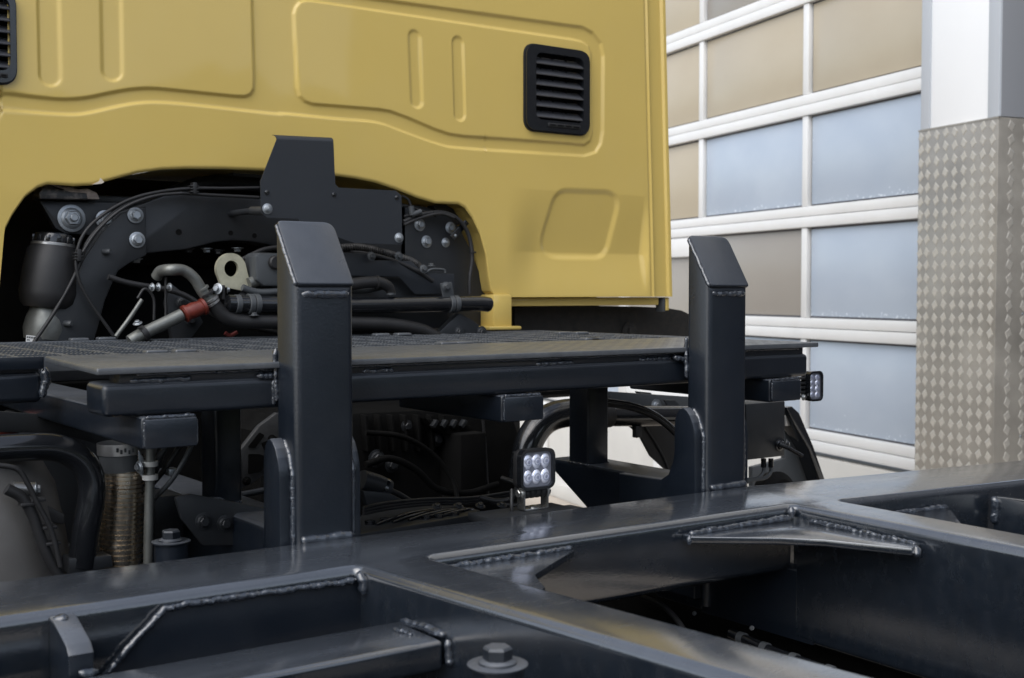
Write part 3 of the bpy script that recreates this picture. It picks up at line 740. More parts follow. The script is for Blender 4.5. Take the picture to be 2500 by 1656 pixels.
rside = cabpts([(1905, 880), (1935, 830), (1947, 760), (1950, 320), (1935, 250), (1890, 190), (1830, 158), (650, -2), (300, -50), (-2000, -330)], C2)
outer = low + rside + [(XL - .5, ZTOP + .5), (XL - .5, low[0][1])]
isl_l = smoothpoly(cabpts([(-700, 640), (0, 672), (200, 694), (400, 714), (520, 715), (640, 703), (800, 670), (950, 645), (1100, 638), (1300, 655), (1500, 675), (1700, 695)], CR)) + cabpts([(1775, 697), (1815, 680), (1836, 640), (1838, 560), (1822, 0), (1810, -200)], CR) + [(XL - .5, ZTOP)]
isl_r = cabpts([(160, 80), (172, 40), (195, 12), (230, 2), (270, 5)], C2) + cabpts([(1780, 228), (1830, 240), (1865, 265), (1880, 310), (1888, 770), (1875, 815), (1840, 838)], C2) \
    + cabpts([(1700, 826), (1400, 805), (1150, 788), (1060, 775), (980, 748), (820, 680), (720, 643), (650, 632), (400, 612), (270, 602), (225, 585), (195, 555), (182, 510)], C2)
def capsule(p, q, r): return p, q, r
slots = [((347, -200), (363, 545), 0.032), ((800, -200), (812, 510), 0.032)]
slots2 = [((857, 215), (872, 585), 0.024), ((1107, 250), (1120, 660), 0.024)]
D = np.zeros(XX.shape)
rec = S(sdf(outer, XX, ZZ), .0105) * (1 - S(sdf(isl_l, XX, ZZ), .010)) * (1 - S(sdf(isl_r, XX, ZZ), .010))
D += 0.0085 * rec
def capd(p, q, X, Z):
    a = np.array(p); b = np.array(q); e = b - a; t = np.clip(((X - a[0]) * e[0] + (Z - a[1]) * e[1]) / (e @ e), 0, 1)
    return np.hypot(X - a[0] - e[0] * t, Z - a[1] - e[1] * t)
for (p, q, r), f in [(s, CR) for s in slots] + [(s, C2) for s in slots2]:
    P_, Q_ = cabpts([p, q], f); D += 0.0055 * S(capd(P_, Q_, XX, ZZ) - r * 0.85, .012)
# the scoop low on the right with its pressed square pocket
zt_, zm_, zl_ = ay(1350, 445, YC).z, ay(1350, 585, YC).z, ay(1350, 684, YC).z
ramp = np.where(ZZ > zm_, np.clip((zt_ - ZZ) / (zt_ - zm_), 0, 1), np.clip((ZZ - zl_) / (zm_ - zl_), 0, 1))
ramp = ramp * ramp * (3 - 2 * ramp) * .25 + ramp * .75
xa_, xb_ = ay(1170, 520, YC).x, ay(1255, 520, YC).x
xr1 = np.interp(ZZ, [ay(1440, 640, YC).z, ay(1525, 500, YC).z, ay(1505, 468, YC).z], [ay(1440, 640, YC).x, ay(1525, 500, YC).x, ay(1502, 468, YC).x])
mask = np.clip((XX - xa_) / (xb_ - xa_), 0, 1); mask = mask * mask * (3 - 2 * mask)
mk2 = np.clip((ay(1503, 520, YC).x - XX) / 0.035, 0, 1); mk2 = mk2 * mk2 * (3 - 2 * mk2)
D += 0.026 * ramp * mask * mk2
pocket = round_poly(cabpts([(900, 225), (1450, 245), (1360, 800), (770, 790)], C4), [.07, .06, .07, .07], 8)
D += 0.008 * S(sdf(pocket, XX, ZZ), .024)
# a slight roll of the skin towards the arch lip, gentle oil-canning
D += 0.0016 * np.sin(XX * 2.1 + 0.7) * np.sin(ZZ * 2.7) + 0.0007 * np.sin(XX * 6.3 + 2 * np.sin(ZZ * 3.1)) * np.sin(ZZ * 7.7 + XX)
lipd = np.clip(1 - (ZZ - bz[:, None]) / 0.012, 0, 1); D += 0.006 * lipd ** 3 * (XX < axx[-1] - .01)
below = np.clip((1.96 - ZZ) / 0.10, 0, 1) * np.clip((1.75 - XX) / .3, 0, 1); D += 0.004 * below
# corner of the cab: groove, set-back strip and outer bead
E_ = (XRB - 0.037 * (ZZ - 1.68)) - XX
D += 0.006 * S(np.abs(E_ - 0.105) - .004, .010) + 0.012 * S(E_ - 0.088, .014) - 0.010 * S(np.abs(E_ - .012) - .010, .008)
YY = YC + D
NC = len(xs)
verts = np.stack([XX, YY, ZZ], -1).reshape(-1, 3)
idx = np.arange(NC * NR).reshape(NC, NR)
quads = np.stack([idx[:-1, :-1], idx[1:, :-1], idx[1:, 1:], idx[:-1, 1:]], -1).reshape(-1, 4)
me = bpy.data.meshes.new('cab_skin')
nv = len(verts)
# lip: the boundary returns forwards under the cab
lipv = []; lipq = []
for k, dy in enumerate((0.006, 0.05, 0.32)):
    row = np.stack([xs, np.full(NC, YC + dy) + D[:, 0], bz + (0.003 if k == 0 else 0.004)], -1); lipv.append(row)
allv = np.concatenate([verts] + lipv)
prev = idx[:, 0]
for k in range(3):
    cur = nv + k * NC + np.arange(NC); lipq.append(np.stack([prev[1:], prev[:-1], cur[:-1], cur[1:]], -1)); prev = cur
VENTS = []
for (u0, v0, u1, v1) in ((1216, 100, 1362, 313), (-100, -40, 38, 195)):
    pa, pb2 = ay(u0, v0, YC - .012), ay(u1, v1, YC - .012); VENTS.append((pa.x + .020, pb2.x - .016, pb2.z + .026, pa.z - .020))
qx = XX.reshape(-1)[quads].mean(1); qz = ZZ.reshape(-1)[quads].mean(1)
keepq = np.ones(len(quads), bool)
for x0, x1, z0, z1 in VENTS: keepq &= ~((qx > x0) & (qx < x1) & (qz > z0) & (qz < z1))
quads = quads[keepq]
allq = np.concatenate([quads] + lipq)
me.vertices.add(len(allv)); me.vertices.foreach_set('co', allv.astype(np.float32).ravel())
me.loops.add(allq.size); me.loops.foreach_set('vertex_index', allq.astype(np.int32).ravel())
me.polygons.add(len(allq)); me.polygons.foreach_set('loop_start', np.arange(0, allq.size, 4, dtype=np.int32))
me.update(calc_edges=True); me.validate()
cab = link('cab_rear_wall', me, YELLOW, T, sm=60)
# cab body behind the skin
box('cab_body', YELLOW, T, XL - .3, XRB - .06, YC + .33, 5.3, 2.10, 3.35, .03)
box('cab_body', YELLOW, T, 2.62, XRB - .05, YC + .07, 5.3, 1.72, 2.098, .02)
box('cab_side', YELLOW, T, XRB - .075, XRB - .03, YC + .035, 5.3, 1.72, 3.04, .01)
box('sill_flange', YELLOW, T, ay(1186, 690, YC).x, ay(1545, 690, YC).x - .02, YC + .03, YC + .10, ay(1350, 707, YC + .03).z, 1.679, .004)
box('corner_bracket', GREYPLASTIC, T, XRB - .035, XRB - .022, YC + .02, YC + .06, 1.625, 1.676, .002)
box('corner_bracket', YELLOW, T, XRB - .02, XRB - .004, YC + .02, YC + .07, 1.63, 1.678, .002)
# cab foot
fx0, fx1 = ay(1141, 720, YC - .02).x, ay(1184, 720, YC - .02).x
ft = box('cab_foot', YELLOW, T, fx0, fx1, YC - .02, YC + .06, 1.572, 1.69, .006)
box('foot_flange', YELLOW, ft, ay(1131, 768, YC - .05).x, ay(1206, 768, YC - .05).x, YC - .05, YC + .08, 1.5735, 1.585, .004)

# --- vents
def vent(u0, v0, u1, v1, um, yo=0.0, n=6):
    pa, pb = ay(u0, v0, YC - .012), ay(u1, v1, YC - .012)
    x0, x1, z1, z0 = pa.x, pb.x, pa.z, pb.z; W_, H_ = x1 - x0, z1 - z0
    fr = link('vent_grille', prism_me(rrect(x0, x1, z0, z1, .042, 8), 1, YC - .016, YC + .02, [rrect(x0 + W_ * .145, x1 - W_ * .10, z0 + H_ * .13, z1 - H_ * .085, .028, 6)[::-1]]), GLOSSBLACK, T, sm=30)
    link('backing', prism_me(rrect(x0 + .004, x1 - .004, z0 + .004, z1 - .004, .03, 4), 1, YC + .030, YC + .034), BLACK, fr)
    gask = link('seal', prism_me(rrect(x0 - .004, x1 + .004, z0 - .004, z1 + .004, .045, 8), 1, YC - .006, YC + .012, [rrect(x0 + .002, x1 - .002, z0 + .002, z1 - .002, .041, 8)[::-1]]), RUBBER, fr)
    sx0, sx1 = x0 + W_ * .13, x1 - W_ * .09
    zz0, zz1 = z0 + H_ * .15, z1 - H_ * .10
    for i in range(n):
        zc_ = zz0 + (zz1 - zz0) * (i + .35) / n; h = (zz1 - zz0) / n
        prof = [(YC - .013, zc_ - h * .28), (YC - .015, zc_ - h * .20), (YC + .020, zc_ + h * .52), (YC + .023, zc_ + h * .48)]
        link('slat', prism_me(prof, 0, sx0, sx1), SLAT, fr, sm=40)
    for f_ in (.2, .45, .72): box('rib', BLACK, fr, x0 + W_ * (.13 + f_ * .78), x0 + W_ * (.13 + f_ * .78) + .003, YC + .012, YC + .03, zz0, zz1, 0)
    ins = box('drain_bar', RUBBER, fr, x0 + W_ * .32, x1 - W_ * .16, YC - .021, YC - .0165, z0 + H_ * .055, z0 + H_ * .10, .001)
    for i in range(4):
        xx_ = x0 + W_ * (.345 + i * .125); box('drain_slot', BLACK, fr, xx_, xx_ + W_ * .09, YC - .0218, YC - .0206, z0 + H_ * .064, z0 + H_ * .085, 0)
    return fr
tag(vent(1216, 100, 1362, 313, 1288), 'black louvred vent on the right of the cab wall')
vL = vent(-100, -40, 38, 195, -40); tag(vL, 'black louvred vent cut by the left edge')

# scrapes of grey primer on the arch lip
o = link('paint_chip', prism_me(cabpts([(735, 232), (790, 205), (800, 178), (812, 190), (830, 212), (812, 224)], C1), 1, YC - .0008, YC + .004), CHIP, T)

# ------------------------------------------------------------------ under the cab: mounts, hoses, covers
Y1 = 3.42
def plate(name, m, pts, Y, th, f=None, parent=None, r=0.0, holes=(), bev=0.002):
    pp = [(lambda p: (p.x, p.z))(ay(*(f(x, y) if f else (x, y)), Y)) for x, y in pts]
    if r: pp = round_poly(pp, r, 4)
    hp = []
    for (u, v, rr) in holes:
        c = ay(u, v, Y); n_ = 20; hp.append([(c.x + rr * math.cos(2 * math.pi * k / n_), c.z - rr * math.sin(2 * math.pi * k / n_)) for k in range(n_)])
    return link(name, prism_me(pp, 1, Y, Y + th, hp, bev=bev), m, parent or T, sm=30)
# cross member with its curved legs
cm_top = [(336, 469), (380, 452), (420, 441), (470, 447), (560, 456), (640, 462), (940, 475)]
legL_out = [(60, 830), (87, 780), (162, 664), (188, 600), (232, 533), (275, 490)]
legL_in = [(430, 577), (370, 583), (330, 588), (296, 600), (272, 620), (254, 655), (240, 690), (228, 740), (214, 790), (200, 830)]
cm = plate('cab_cross_member', CHASSIS, legL_out + cm_top + [(940, 610), (880, 590), (640, 570), (590, 560), (540, 556), (500, 560)] + legL_in, Y1, .085, bev=.006,
           )
for u, v, rr in ((413, 537, .0085), (533, 539, .007), (588, 545, .007)):
    link('bolt_hole_disc', lathe_me([(rr * 1.05, 0), (rr * 1.05, .0006), (rr * .95, .0010), (rr * .9, .0002)], 20), BLACK, cm); orient(bpy.data.objects[-1] if False else cm.children[-1], ay(u, v, Y1) + Vector((0, -.0006, 0)), (0, -1, 0))  # black discs laid on the face, standing for the shade inside holes
# leg flange: a proud curved plate bolted over the left end
lf_ = plate('leg_plate', CHASSIS, [(62, 830), (90, 782), (165, 668), (192, 604), (236, 537), (280, 494), (338, 478), (339, 590), (300, 608), (274, 626), (258, 660), (243, 695), (231, 742), (217, 790), (203, 830)], Y1 - .02, .018, bev=.004)
for u, v, r_ in ((313, 498, .0165), (317, 555, .0165)): bolt(cm, ay(u, v, Y1 - .022), (0, -1, .05), r_ * .78)
bolt(cm, ay(243, 508, Y1 + .01), (0, -1, 0), .015)
for u, v in ((240, 582), (150, 748)): link('stud', lathe_me([(.008, 0), (.008, .02), (.006, .024)], 12), GREYPLASTIC, cm); orient(cm.children[-1], ay(u, v, Y1 - .02), (.5, -.85, 0))
# bolts hanging below the cross member
for u, v in ((436, 578), (478, 578), (505, 582), (549, 577), (315, 602)): bolt(cm, ay(u, v - 4, Y1 + .04), (0, 0, -1), .0105, CHASSIS if u in (436, 505) else ZINC)
# left cab mount bracket and worn pad
mb = plate('mount_bracket', CHASSIS, [(320, 362), (1010, 378), (1010, 645), (520, 622), (445, 580), (330, 385)], Y1 + .02, .03, C1, r=.006)
bolt(mb, ay(165, 505, Y1 + .018), (0, -1, .03), .0215, ZINC, 'stud')
wp = plate('mount_pad', WORN, [(318, 345), (312, 300), (350, 245), (480, 242), (690, 262), (770, 295), (800, 352)], Y1 - .01, .07, C1, r=.004)
plate('bare_patch', BARE, [(430, 250), (480, 268), (700, 264), (775, 300), (797, 350), (700, 346), (690, 302), (560, 292)], Y1 - .0115, .006, C1, wp, r=.002)
box('mount_beam', CHASSIS, T, ay(215, 452, Y1 + .03).x, ay(610, 452, Y1 + .03).x, Y1 + .09, Y1 + .17, ay(300, 475, Y1 + .06).z, ay(300, 452, Y1 + .06).z, .006)
# big curved duct behind the cross member's top
pipe('vent_duct', CHASSIS, T, [ay(370, 462, Y1 + .11), ay(430, 436, Y1 + .11), ay(490, 422, Y1 + .11), ay(560, 424, Y1 + .11), ay(640, 432, Y1 + .11)], .022, seg=18)
box('top_bracket', GREYPLASTIC, T, ay(540, 405, Y1 + .1).x, ay(620, 405, Y1 + .1).x, Y1 + .1, Y1 + .15, ay(560, 412, Y1 + .1).z, ay(560, 397, Y1 + .1).z, .003)
# right leg plate
rl = plate('leg_plate', CHASSIS, [(925, 470), (985, 478), (1030, 495), (1062, 525), (1085, 570), (1105, 620), (1130, 680), (1140, 700), (1125, 790), (990, 790), (980, 660), (925, 640)], Y1, .02, bev=.004)
for u, v, r_ in ((970, 520, .0135), (986, 559, .0135)): bolt(rl, ay(u, v, Y1 - .002), (0, -1, .05), r_ * .85)
bolt(rl, ay(1041, 527, Y1 - .002), (0, -1, .05), .011); bolt(rl, ay(1030, 561, Y1 - .002), (0, -1, .05), .009, ZINC, 'stud')
o = plate('lock_tab', CHASSIS, [(1000, 475), (1080, 470), (1082, 510), (1060, 520), (1010, 492)], Y1 + .03, .04, r=.003)
tabp = plate('cable_tab', GLOSSBLACK, [(1040, 545), (1076, 508), (1086, 516), (1050, 556)], Y1 - .035, .004, r=.003)
bolt(tabp, ay(1053, 545, Y1 - .036), (0, -1, 0), .003)

# cover plate bent over at the top
YP = 3.16
cpts = [(640, 322), (771, 328), (775, 426), (783, 434), (915, 441), (928, 452), (930, 566), (820, 562), (693, 520), (690, 506), (617, 503), (604, 492), (602, 420)]
cp = plate('cover_plate', PLATE, cpts, YP, .0035, r=.004, bev=0)
a_, b_ = ay(640, 322, YP), ay(771, 328, YP)
lipv_ = []
for k in range(7):
    t = k / 6 * math.pi / 2; dy, dz = .022 * (1 - math.cos(t)), .014 * math.sin(t)
    lipv_ += [a_ + Vector((-.003 * k / 6, dy, dz)), b_ + Vector((0, dy, dz))]
for k in range(7): lipv_ += [lipv_[2 * k] + Vector((0, .0033, -.001)), lipv_[2 * k + 1] + Vector((0, .0033, -.001))]
lf2 = [(2 * k, 2 * k + 1, 2 * k + 3, 2 * k + 2) for k in range(6)] + [(14 + 2 * k + 2, 14 + 2 * k + 3, 14 + 2 * k + 1, 14 + 2 * k) for k in range(6)]
lf2 += [(2 * k, 2 * k + 2, 14 + 2 * k + 2, 14 + 2 * k) for k in range(6)] + [(2 * k + 1, 14 + 2 * k + 1, 14 + 2 * k + 3, 2 * k + 3) for k in range(6)] + [(12, 13, 27, 26)]
link('folded_lip', raw(lipv_, lf2), PLATE, cp, sm=50)
for u, v in ((618, 483), (922, 550)): bolt(cp, ay(u, v, YP - .001), (0, -1, 0), .0085, ZINC, 'stud')
for u, v in ((617, 445), (772, 450), (917, 457)): bolt(cp, ay(u, v, YP - .001), (0, -1, 0), .0042, GLOSSBLACK)
o = pipe('spacer', CHASSIS, cp, [ay(582, 488, YP + .06), ay(600, 488, YP + .02), ay(612, 486, YP + .004)], .0125, straight=True)
for u, v in ((618, 483), (922, 550)):
    p = ay(u, v, YP); pipe('stand_off', CHASSIS, cp, [p + Vector((0, .004, 0)), p + Vector((0, .27, 0))], .009, straight=True)

# air spring
A0 = ay(118, 620, Y1 + .03); sc_ = mpp(A0)
def sp_(px): return px * sc_
asp = link('air_spring', lathe_me([(sp_(52), sp_(-92)), (sp_(62), sp_(-80)), (sp_(66), sp_(-55)), (sp_(62), sp_(0)), (sp_(56), sp_(40)), (sp_(47), sp_(55)), (sp_(46), sp_(58))], 36), RUBBER, T)
orient(asp, A0, (.10, 0, 1))
o = link('clamp_band', lathe_me([(sp_(47.5), sp_(42)), (sp_(49), sp_(44)), (sp_(49), sp_(56)), (sp_(47.5), sp_(58))], 36), BAND, asp); o.location = (0, 0, 0)
o = link('cap', lathe_me([(sp_(46), sp_(57)), (sp_(46), sp_(70)), (sp_(42), sp_(78)), (sp_(30), sp_(82))], 36), GLOSSBLACK, asp); o.location = (0, 0, 0)
for k in range(12):
    a = k * math.pi / 6; bx = link('cap_rib', box_me(sp_(40), sp_(49), -sp_(5), sp_(5), sp_(59), sp_(74), sp_(2)), GLOSSBLACK, asp); bx.rotation_euler = (0, 0, a); bx.location = (0, 0, 0)
o = link('piston', lathe_me([(sp_(46), sp_(-165)), (sp_(50), sp_(-140)), (sp_(46), sp_(-118)), (sp_(40), sp_(-100)), (sp_(38), sp_(-88))], 32), ALU, asp); o.location = (0, 0, 0)
o = link('strut_tube', lathe_me([(sp_(30), sp_(-240)), (sp_(34), sp_(-165))], 24), RUBBER, asp); o.location = (0, 0, 0)
lb = plate('label', PAPER, [(211, 1432), (290, 1440), (262, 1500), (205, 1500)], Y1 - .03, .001, C1, bev=0)
for k in range(4):
    plate('print', INK, [(216 + k * 17, 1440 + k * 2), (228 + k * 17, 1441 + k * 2), (226 + k * 17, 1456 + k * 2), (214 + k * 17, 1455 + k * 2)], Y1 - .0306, .0005, C1, lb, bev=0)
plate('print', INK, [(215, 1466), (240, 1468), (238, 1476), (213, 1474)], Y1 - .0306, .0005, C1, lb, bev=0)

# cables over the cross member
YK = Y1 - .045
def cable(name, pts, Y, r, f=None, m=RUBBER, par=None):
    return pipe(name, m, par or T, [ay(*(f(x, y) if f else (x, y)), Y) for x, y in pts], r, 8, 10)
cable('cable', [(2065, 258), (1800, 262), (1540, 262), (1300, 285), (1080, 335), (900, 420), (740, 540), (650, 660), (612, 790), (610, 900), (640, 1020), (720, 1170), (830, 1330), (930, 1470)], YK, .0048, C1)
cable('cable', [(2065, 335), (1600, 310), (1400, 300), (1150, 330), (950, 420), (800, 560), (690, 700), (650, 830), (560, 1030), (420, 1270), (270, 1490)], YK + .004, .0052, C1)
cable('cable', [(1450, 300), (1250, 320), (1050, 385), (900, 480), (760, 620), (660, 770)], YK - .012, .0045, C1)
for u, v in ((448, 437), (181, 592)):
    p = ay(u, v, YK - .006)
    for dz in (-.008, 0, .008):
        box('cable_tie', RUBBER, T, p.x - .012, p.x + .012, p.y - .008, p.y + .016, p.z + dz - .002, p.z + dz + .002, .001)
    box('cable_tie', RUBBER, T, p.x - .005, p.x + .006, p.y - .010, p.y + .014, p.z - .014, p.z + .018, .001)
# right cables
cable('cable', [(1435, 480), (1550, 430), (1680, 410), (1780, 430), (1850, 480), (1900, 560), (1925, 660), (1930, 760), (1915, 880), (1912, 1000)], YK, .007, C3)
cable('cable', [(1440, 500), (1560, 450), (1700, 420), (1800, 450)], YK - .01, .005, C3)
cable('cable', [(1425, 290), (1470, 320), (1490, 370), (1500, 420), (1440, 440)], YK, .004, C3)
cable('cable', [(1430, 360), (1500, 375), (1600, 410), (1670, 440)], YK + .012, .004, C3)
o = pipe('connector', GREYPLASTIC, T, [ay(*C3(1490, 365), YK - .01), ay(*C3(1500, 430), YK - .01)], .009)
o = pipe('connector', GREYPLASTIC, T, [ay(*C3(1500, 425), YK - .012), ay(*C3(1560, 405), YK - .012)], .0085)
for x, y in ((1660, 410), (1932, 700)):
    p = ay(*C3(x, y), YK); box('cable_tie', RUBBER, T, p.x - .009, p.x + .009, p.y - .01, p.y + .01, p.z - .003, p.z + .003, .001)

# lifting eye
YE = 3.30
c0 = ay(535, 622, YE); q = mpp(c0) / 0.9
eo = [(c0.x + 33 * q * math.cos(a), c0.z + 33 * q * math.sin(a)) for a in [R(20 + k * 10) for k in range(20)]]
bl, br_ = ay(512, 662, YE), ay(584, 677, YE)
eo += [(bl.x, bl.z), (br_.x, br_.z)]
hole = [(c0.x + 15.5 * q * math.cos(-2 * math.pi * k / 24), c0.z + .001 + 17 * q * math.sin(-2 * math.pi * k / 24)) for k in range(24)]
link('lifting_eye', prism_me(eo, 1, YE, YE + .014, [hole]), BRASSY, T, sm=30)
# hoses and pipes
YH = 3.24
def px(*pts): return [ay(u, v, YH) for u, v in pts]
pipe('bent_pipe', ALU, T, [ay(362, 640, YH + .06), ay(372, 627, YH + .04)] + px((395, 624), (425, 626), (450, 645), (470, 677), (490, 696)), .0155, seg=20)
hp = pipe('coolant_hose', RUBBER, T, px((486, 690), (500, 712), (520, 732), (552, 742), (600, 744), (700, 745), (820, 747), (900, 750), (970, 762), (1010, 780)), .0200, seg=20)
for (u, v, d, r_, m_) in ((478, 679, (.5, 0, -.8), .021, RUBBER), (488, 692, (.55, 0, -.8), .0225, BAND), (491, 700, (.6, 0, -.8), .0225, BAND), (468, 668, (.5, 0, -.8), .0185, ALU)):
    o = link('hose_clamp', lathe_me([(r_ * .9, -.004), (r_, -.003), (r_, .003), (r_ * .9, .004)], 28), m_, hp); orient(o, ay(u, v, YH), d)
bolt(hp, ay(503, 668, YH - .012), (-1, -.6, .2), .009); bolt(hp, ay(525, 670, YH - .012), (1, -.3, 0), .006)
link('clamp_ear', box_me(-.004, .004, -.012, .012, -.02, .02, .002), RUBBER, hp, loc=ay(514, 676, YH - .005))
rh = pipe('return_pipe', ALU, T, px((300, 790), (330, 772), (380, 748), (420, 728)), .0175, seg=20)
link('red_sleeve', pipe_me(px((424, 727), (446, 718), (474, 708)), lambda t: .0225 if .02 < t < .98 else .019, 24), RED, rh, sm=50)
for t_ in ((429, 725), (470, 709)):
    o = link('hose_clamp', lathe_me([(.021, -.005), (.0238, -.004), (.0238, .004), (.021, .005)], 28), RED, rh); orient(o, ay(*t_, YH), (.9, 0, .38))
o = link('hose_clamp', lathe_me([(.019, -.008), (.022, -.007), (.022, .007), (.019, .008)], 28), RUBBER, rh); orient(o, ay(333, 771, YH), (.85, 0, .5))
bolt(rh, ay(318, 748, YH - .02), (-.3, -.3, .9), .007)
pipe('dipstick_tube', ALU, T, [ay(268, 778, YH + .05), ay(300, 735, YH + .05), ay(328, 693, YH + .05)], .006)
pipe('hook_rod', RUBBER, T, [ay(383, 640, YH + .05), ay(383, 690, YH + .05), ay(380, 745, YH + .05), ay(350, 765, YH + .04), ay(325, 780, YH + .03)], .004)
o = pipe('hook_rod', RUBBER, T, [ay(318, 690, YH + .06), ay(335, 668, YH + .06), ay(355, 690, YH + .06), ay(356, 740, YH + .06)], .004)
for u in (352, 366, 392): bolt(T, ay(u, 664, YH + .03), (-1, -.3, 0), .0065)
mp_ = pipe('main_pipe', GLOSSBLACK, T, px((526, 702), (560, 703), (640, 704), (820, 706), (960, 704), (1085, 702), (1118, 703), (1136, 706)), lambda t: .0245 if t < .93 else .0245 * math.sqrt(max(.03, 1 - ((t - .93) / .072) ** 2)), seg=24)
for u, r_ in ((548, .0265), (578, .029), (592, .029), (1040, .0285), (1052, .0275)):
    o = link('pipe_clamp', lathe_me([(r_ * .93, -.008), (r_, -.0065), (r_, .0065), (r_ * .93, .008)], 28), GREYPLASTIC, mp_); orient(o, ay(u, 703, YH), (1, 0, -.02))
bolt(mp_, ay(1031, 663, YH - .014), (0, -1, 0), .009, GREYPLASTIC); bolt(mp_, ay(588, 730, YH - .018), (0, 0, 1), .008, GREYPLASTIC)
plate('clamp_ear', GREYPLASTIC, [(1018, 655), (1045, 652), (1052, 690), (1025, 690)], YH - .012, .006, None, mp_, r=.004)
# expansion bottle
plate('expansion_bottle', GREYPLASTIC, [(590, 590), (600, 584), (660, 586), (660, 662), (612, 662), (592, 648)], YH + .02, .08, r=.010, bev=.008)
o = link('bottle_cap', lathe_me([(.02, 0), (.02, .014), (.016, .018)], 20), RUBBER, T); orient(o, ay(634, 607, YH + .02), (0, -1, 0))
o = link('pipe_stub', lathe_me([(.016, 0), (.016, .06)], 20), ALU, T); orient(o, ay(575, 655, YH + .05), (1, 0, .3))
# shields to the right of the left post
sh = plate('heat_shield', PLATE, [(980, 700), (1180, 708), (1192, 756), (1490, 762), (1590, 850), (1802, 855), (1802, 1000), (1520, 1003), (1400, 876), (980, 868)], YH + .03, .004, C3)
box('shield_back', CHASSIS, T, ay(780, 660, YH + .07).x, ay(1040, 660, YH + .07).x, YH + .07, YH + .16, 1.58, ay(900, 640, YH + .07).z, .01)
pipe('corrugated_hose', RUBBER, T, [ay(*C3(x, y), YH + .06) for x, y in ((980, 670), (1100, 665), (1200, 680), (1300, 705), (1400, 735), (1500, 770), (1560, 820))], lambda t: .0125 + .0018 * math.sin(t * 260), n=26, seg=14)
for x, y in ((1205, 728), (1400, 728), (1580, 820)): bolt(sh, ay(*C3(x, y), YH + .012), (0, -1, .2), .008, GREYPLASTIC)
bolt(sh, ay(*C3(1635, 800), YH + .05), (0, 0, 1), .008, GREYPLASTIC)
pipe('shield_clip', GREYPLASTIC, sh, [ay(*C3(x, y), YH + .03) for x, y in ((1590, 850), (1640, 822), (1725, 825), (1735, 850))], .004, n=3)
pipe('elbow_hose', RUBBER, T, [ay(*C3(x, y), YH - .005) for x, y in ((980, 940), (1080, 928), (1180, 915), (1260, 918), (1320, 945), (1345, 985), (1348, 1010))], lambda t: .0175 if t < .6 else .0175 - .006 * (t - .6) / .4, seg=18)
o = link('hose_clamp', lathe_me([(.018, -.004), (.0205, -.003), (.0205, .003), (.018, .004)], 24), RUBBER, T); orient(o, ay(*C3(1243, 915), YH - .005), (1, 0, 0))
o = link('hose_clamp', lathe_me([(.010, -.004), (.0145, -.003), (.0145, .003), (.010, .004)], 24), GREYPLASTIC, T); orient(o, ay(*C3(1345, 1000), YH - .005), (0, 0, 1))
# castings at the pipe's end
cs = plate('bracket_casting', CHASSIS, [(1010, 775), (1040, 745), (1062, 725), (1085, 735), (1105, 750), (1118, 768), (1118, 790), (1010, 790)], YH + .01, .03)
for u, v in ((1062, 768), (1113, 768)): bolt(cs, ay(u, v, YH + .008), (0, -1, 0), .011, CHASSIS)
# red twist of cloth tape behind the post
pipe('tape_tail', REDDARK, T, [ay(520, 770, YH + .1), ay(532, 776, YH + .1), ay(548, 768, YH + .1)], .006, n=4, seg=6)
# dark masses: engine, tunnel, splash guard
box('engine_block', BLACK, T, 0.4, 2.35, 3.78, 4.9, 0.55, 2.05, .04)
box('rocker_cover', BLACK, T, 1.1, 2.2, 3.62, 3.9, 1.3, 1.78, .03)
box('wheel_arch_liner', BLACK, T, 2.40, 3.02, 3.62, 5.0, 1.30, 1.70, .05)
link('mudguard', prism_me([(lambda p: (p.x, p.z))(ay(u, v, 3.5)) for u, v in ((1190, 712), (1300, 706), (1480, 709), (1540, 712), (1575, 718), (1612, 735), (1612, 800), (1190, 800))], 1, 3.5, 3.56), MUDDY, T)
bolt(T, ay(1455, 802 * .955, 3.49), (0, -1, 0), .02, MUDDY)
# ------------------------------------------------------------------ below the deck, left
YB = 2.42
def pb(*pts, Y=YB): return [ay(u, v, Y) for u, v in pts]
pipe('intake_elbow', GLOSSBLACK, T, pb((-120, 1045), (-40, 1040), (60, 1034), (130, 1036), (180, 1058), (208, 1098), (212, 1150), (200, 1220), (188, 1310)), .0265, seg=24)
tk = link('grey_tank', lathe_me([(.02, -.5), (.10, -.48), (.135, -.3), (.14, 0), (.135, .1), (.11, .17), (.06, .205), (.01, .21)], 40), GREYTANK, T); orient(tk, ay(-20, 1260, YB + .12), (-.15, 0, 1))
st = pipe('tank_stub', BAND, T, [ay(30, 1128, YB + .0), ay(78, 1130, YB - .0)], .012, straight=True)
bolt(T, ay(82, 1131, YB - .0), (1, -.3, 0), .008)
hs_ = pipe('wiring_harness', RUBBER, T, pb((15, 1130), (50, 1150), (75, 1190), (92, 1240), (112, 1290), (135, 1330), Y=YB - .05), .0105, seg=12)
pipe('cable', RUBBER, T, pb((-10, 1075), (40, 1085), (65, 1120), (85, 1160), (120, 1230), (140, 1310), Y=YB - .065), .005)
for u, v in ((62, 1165), (86, 1155), (112, 1218), (120, 1255)):
    p = ay(u, v, YB - .05); box('cable_tie', RUBBER, hs_, p.x - .013, p.x + .013, p.y - .013, p.y + .013, p.z - .003, p.z + .003, .001)
fl = pipe('flexible_exhaust', BELLOWS, T, [ay(u, v, YB + .06) for u, v in ((284, 1040), (285, 1085), (284, 1150), (281, 1220), (279, 1300), (270, 1380))], lambda t: .0425 + .0011 * (1 if (t * 34) % 1 > .22 else -2), n=60, seg=32, sm=25)
o = link('cuff', pipe_me([ay(281, 1045, YB + .06), ay(284, 1086, YB + .06)], .0445, 32), GREYPLASTIC, fl)
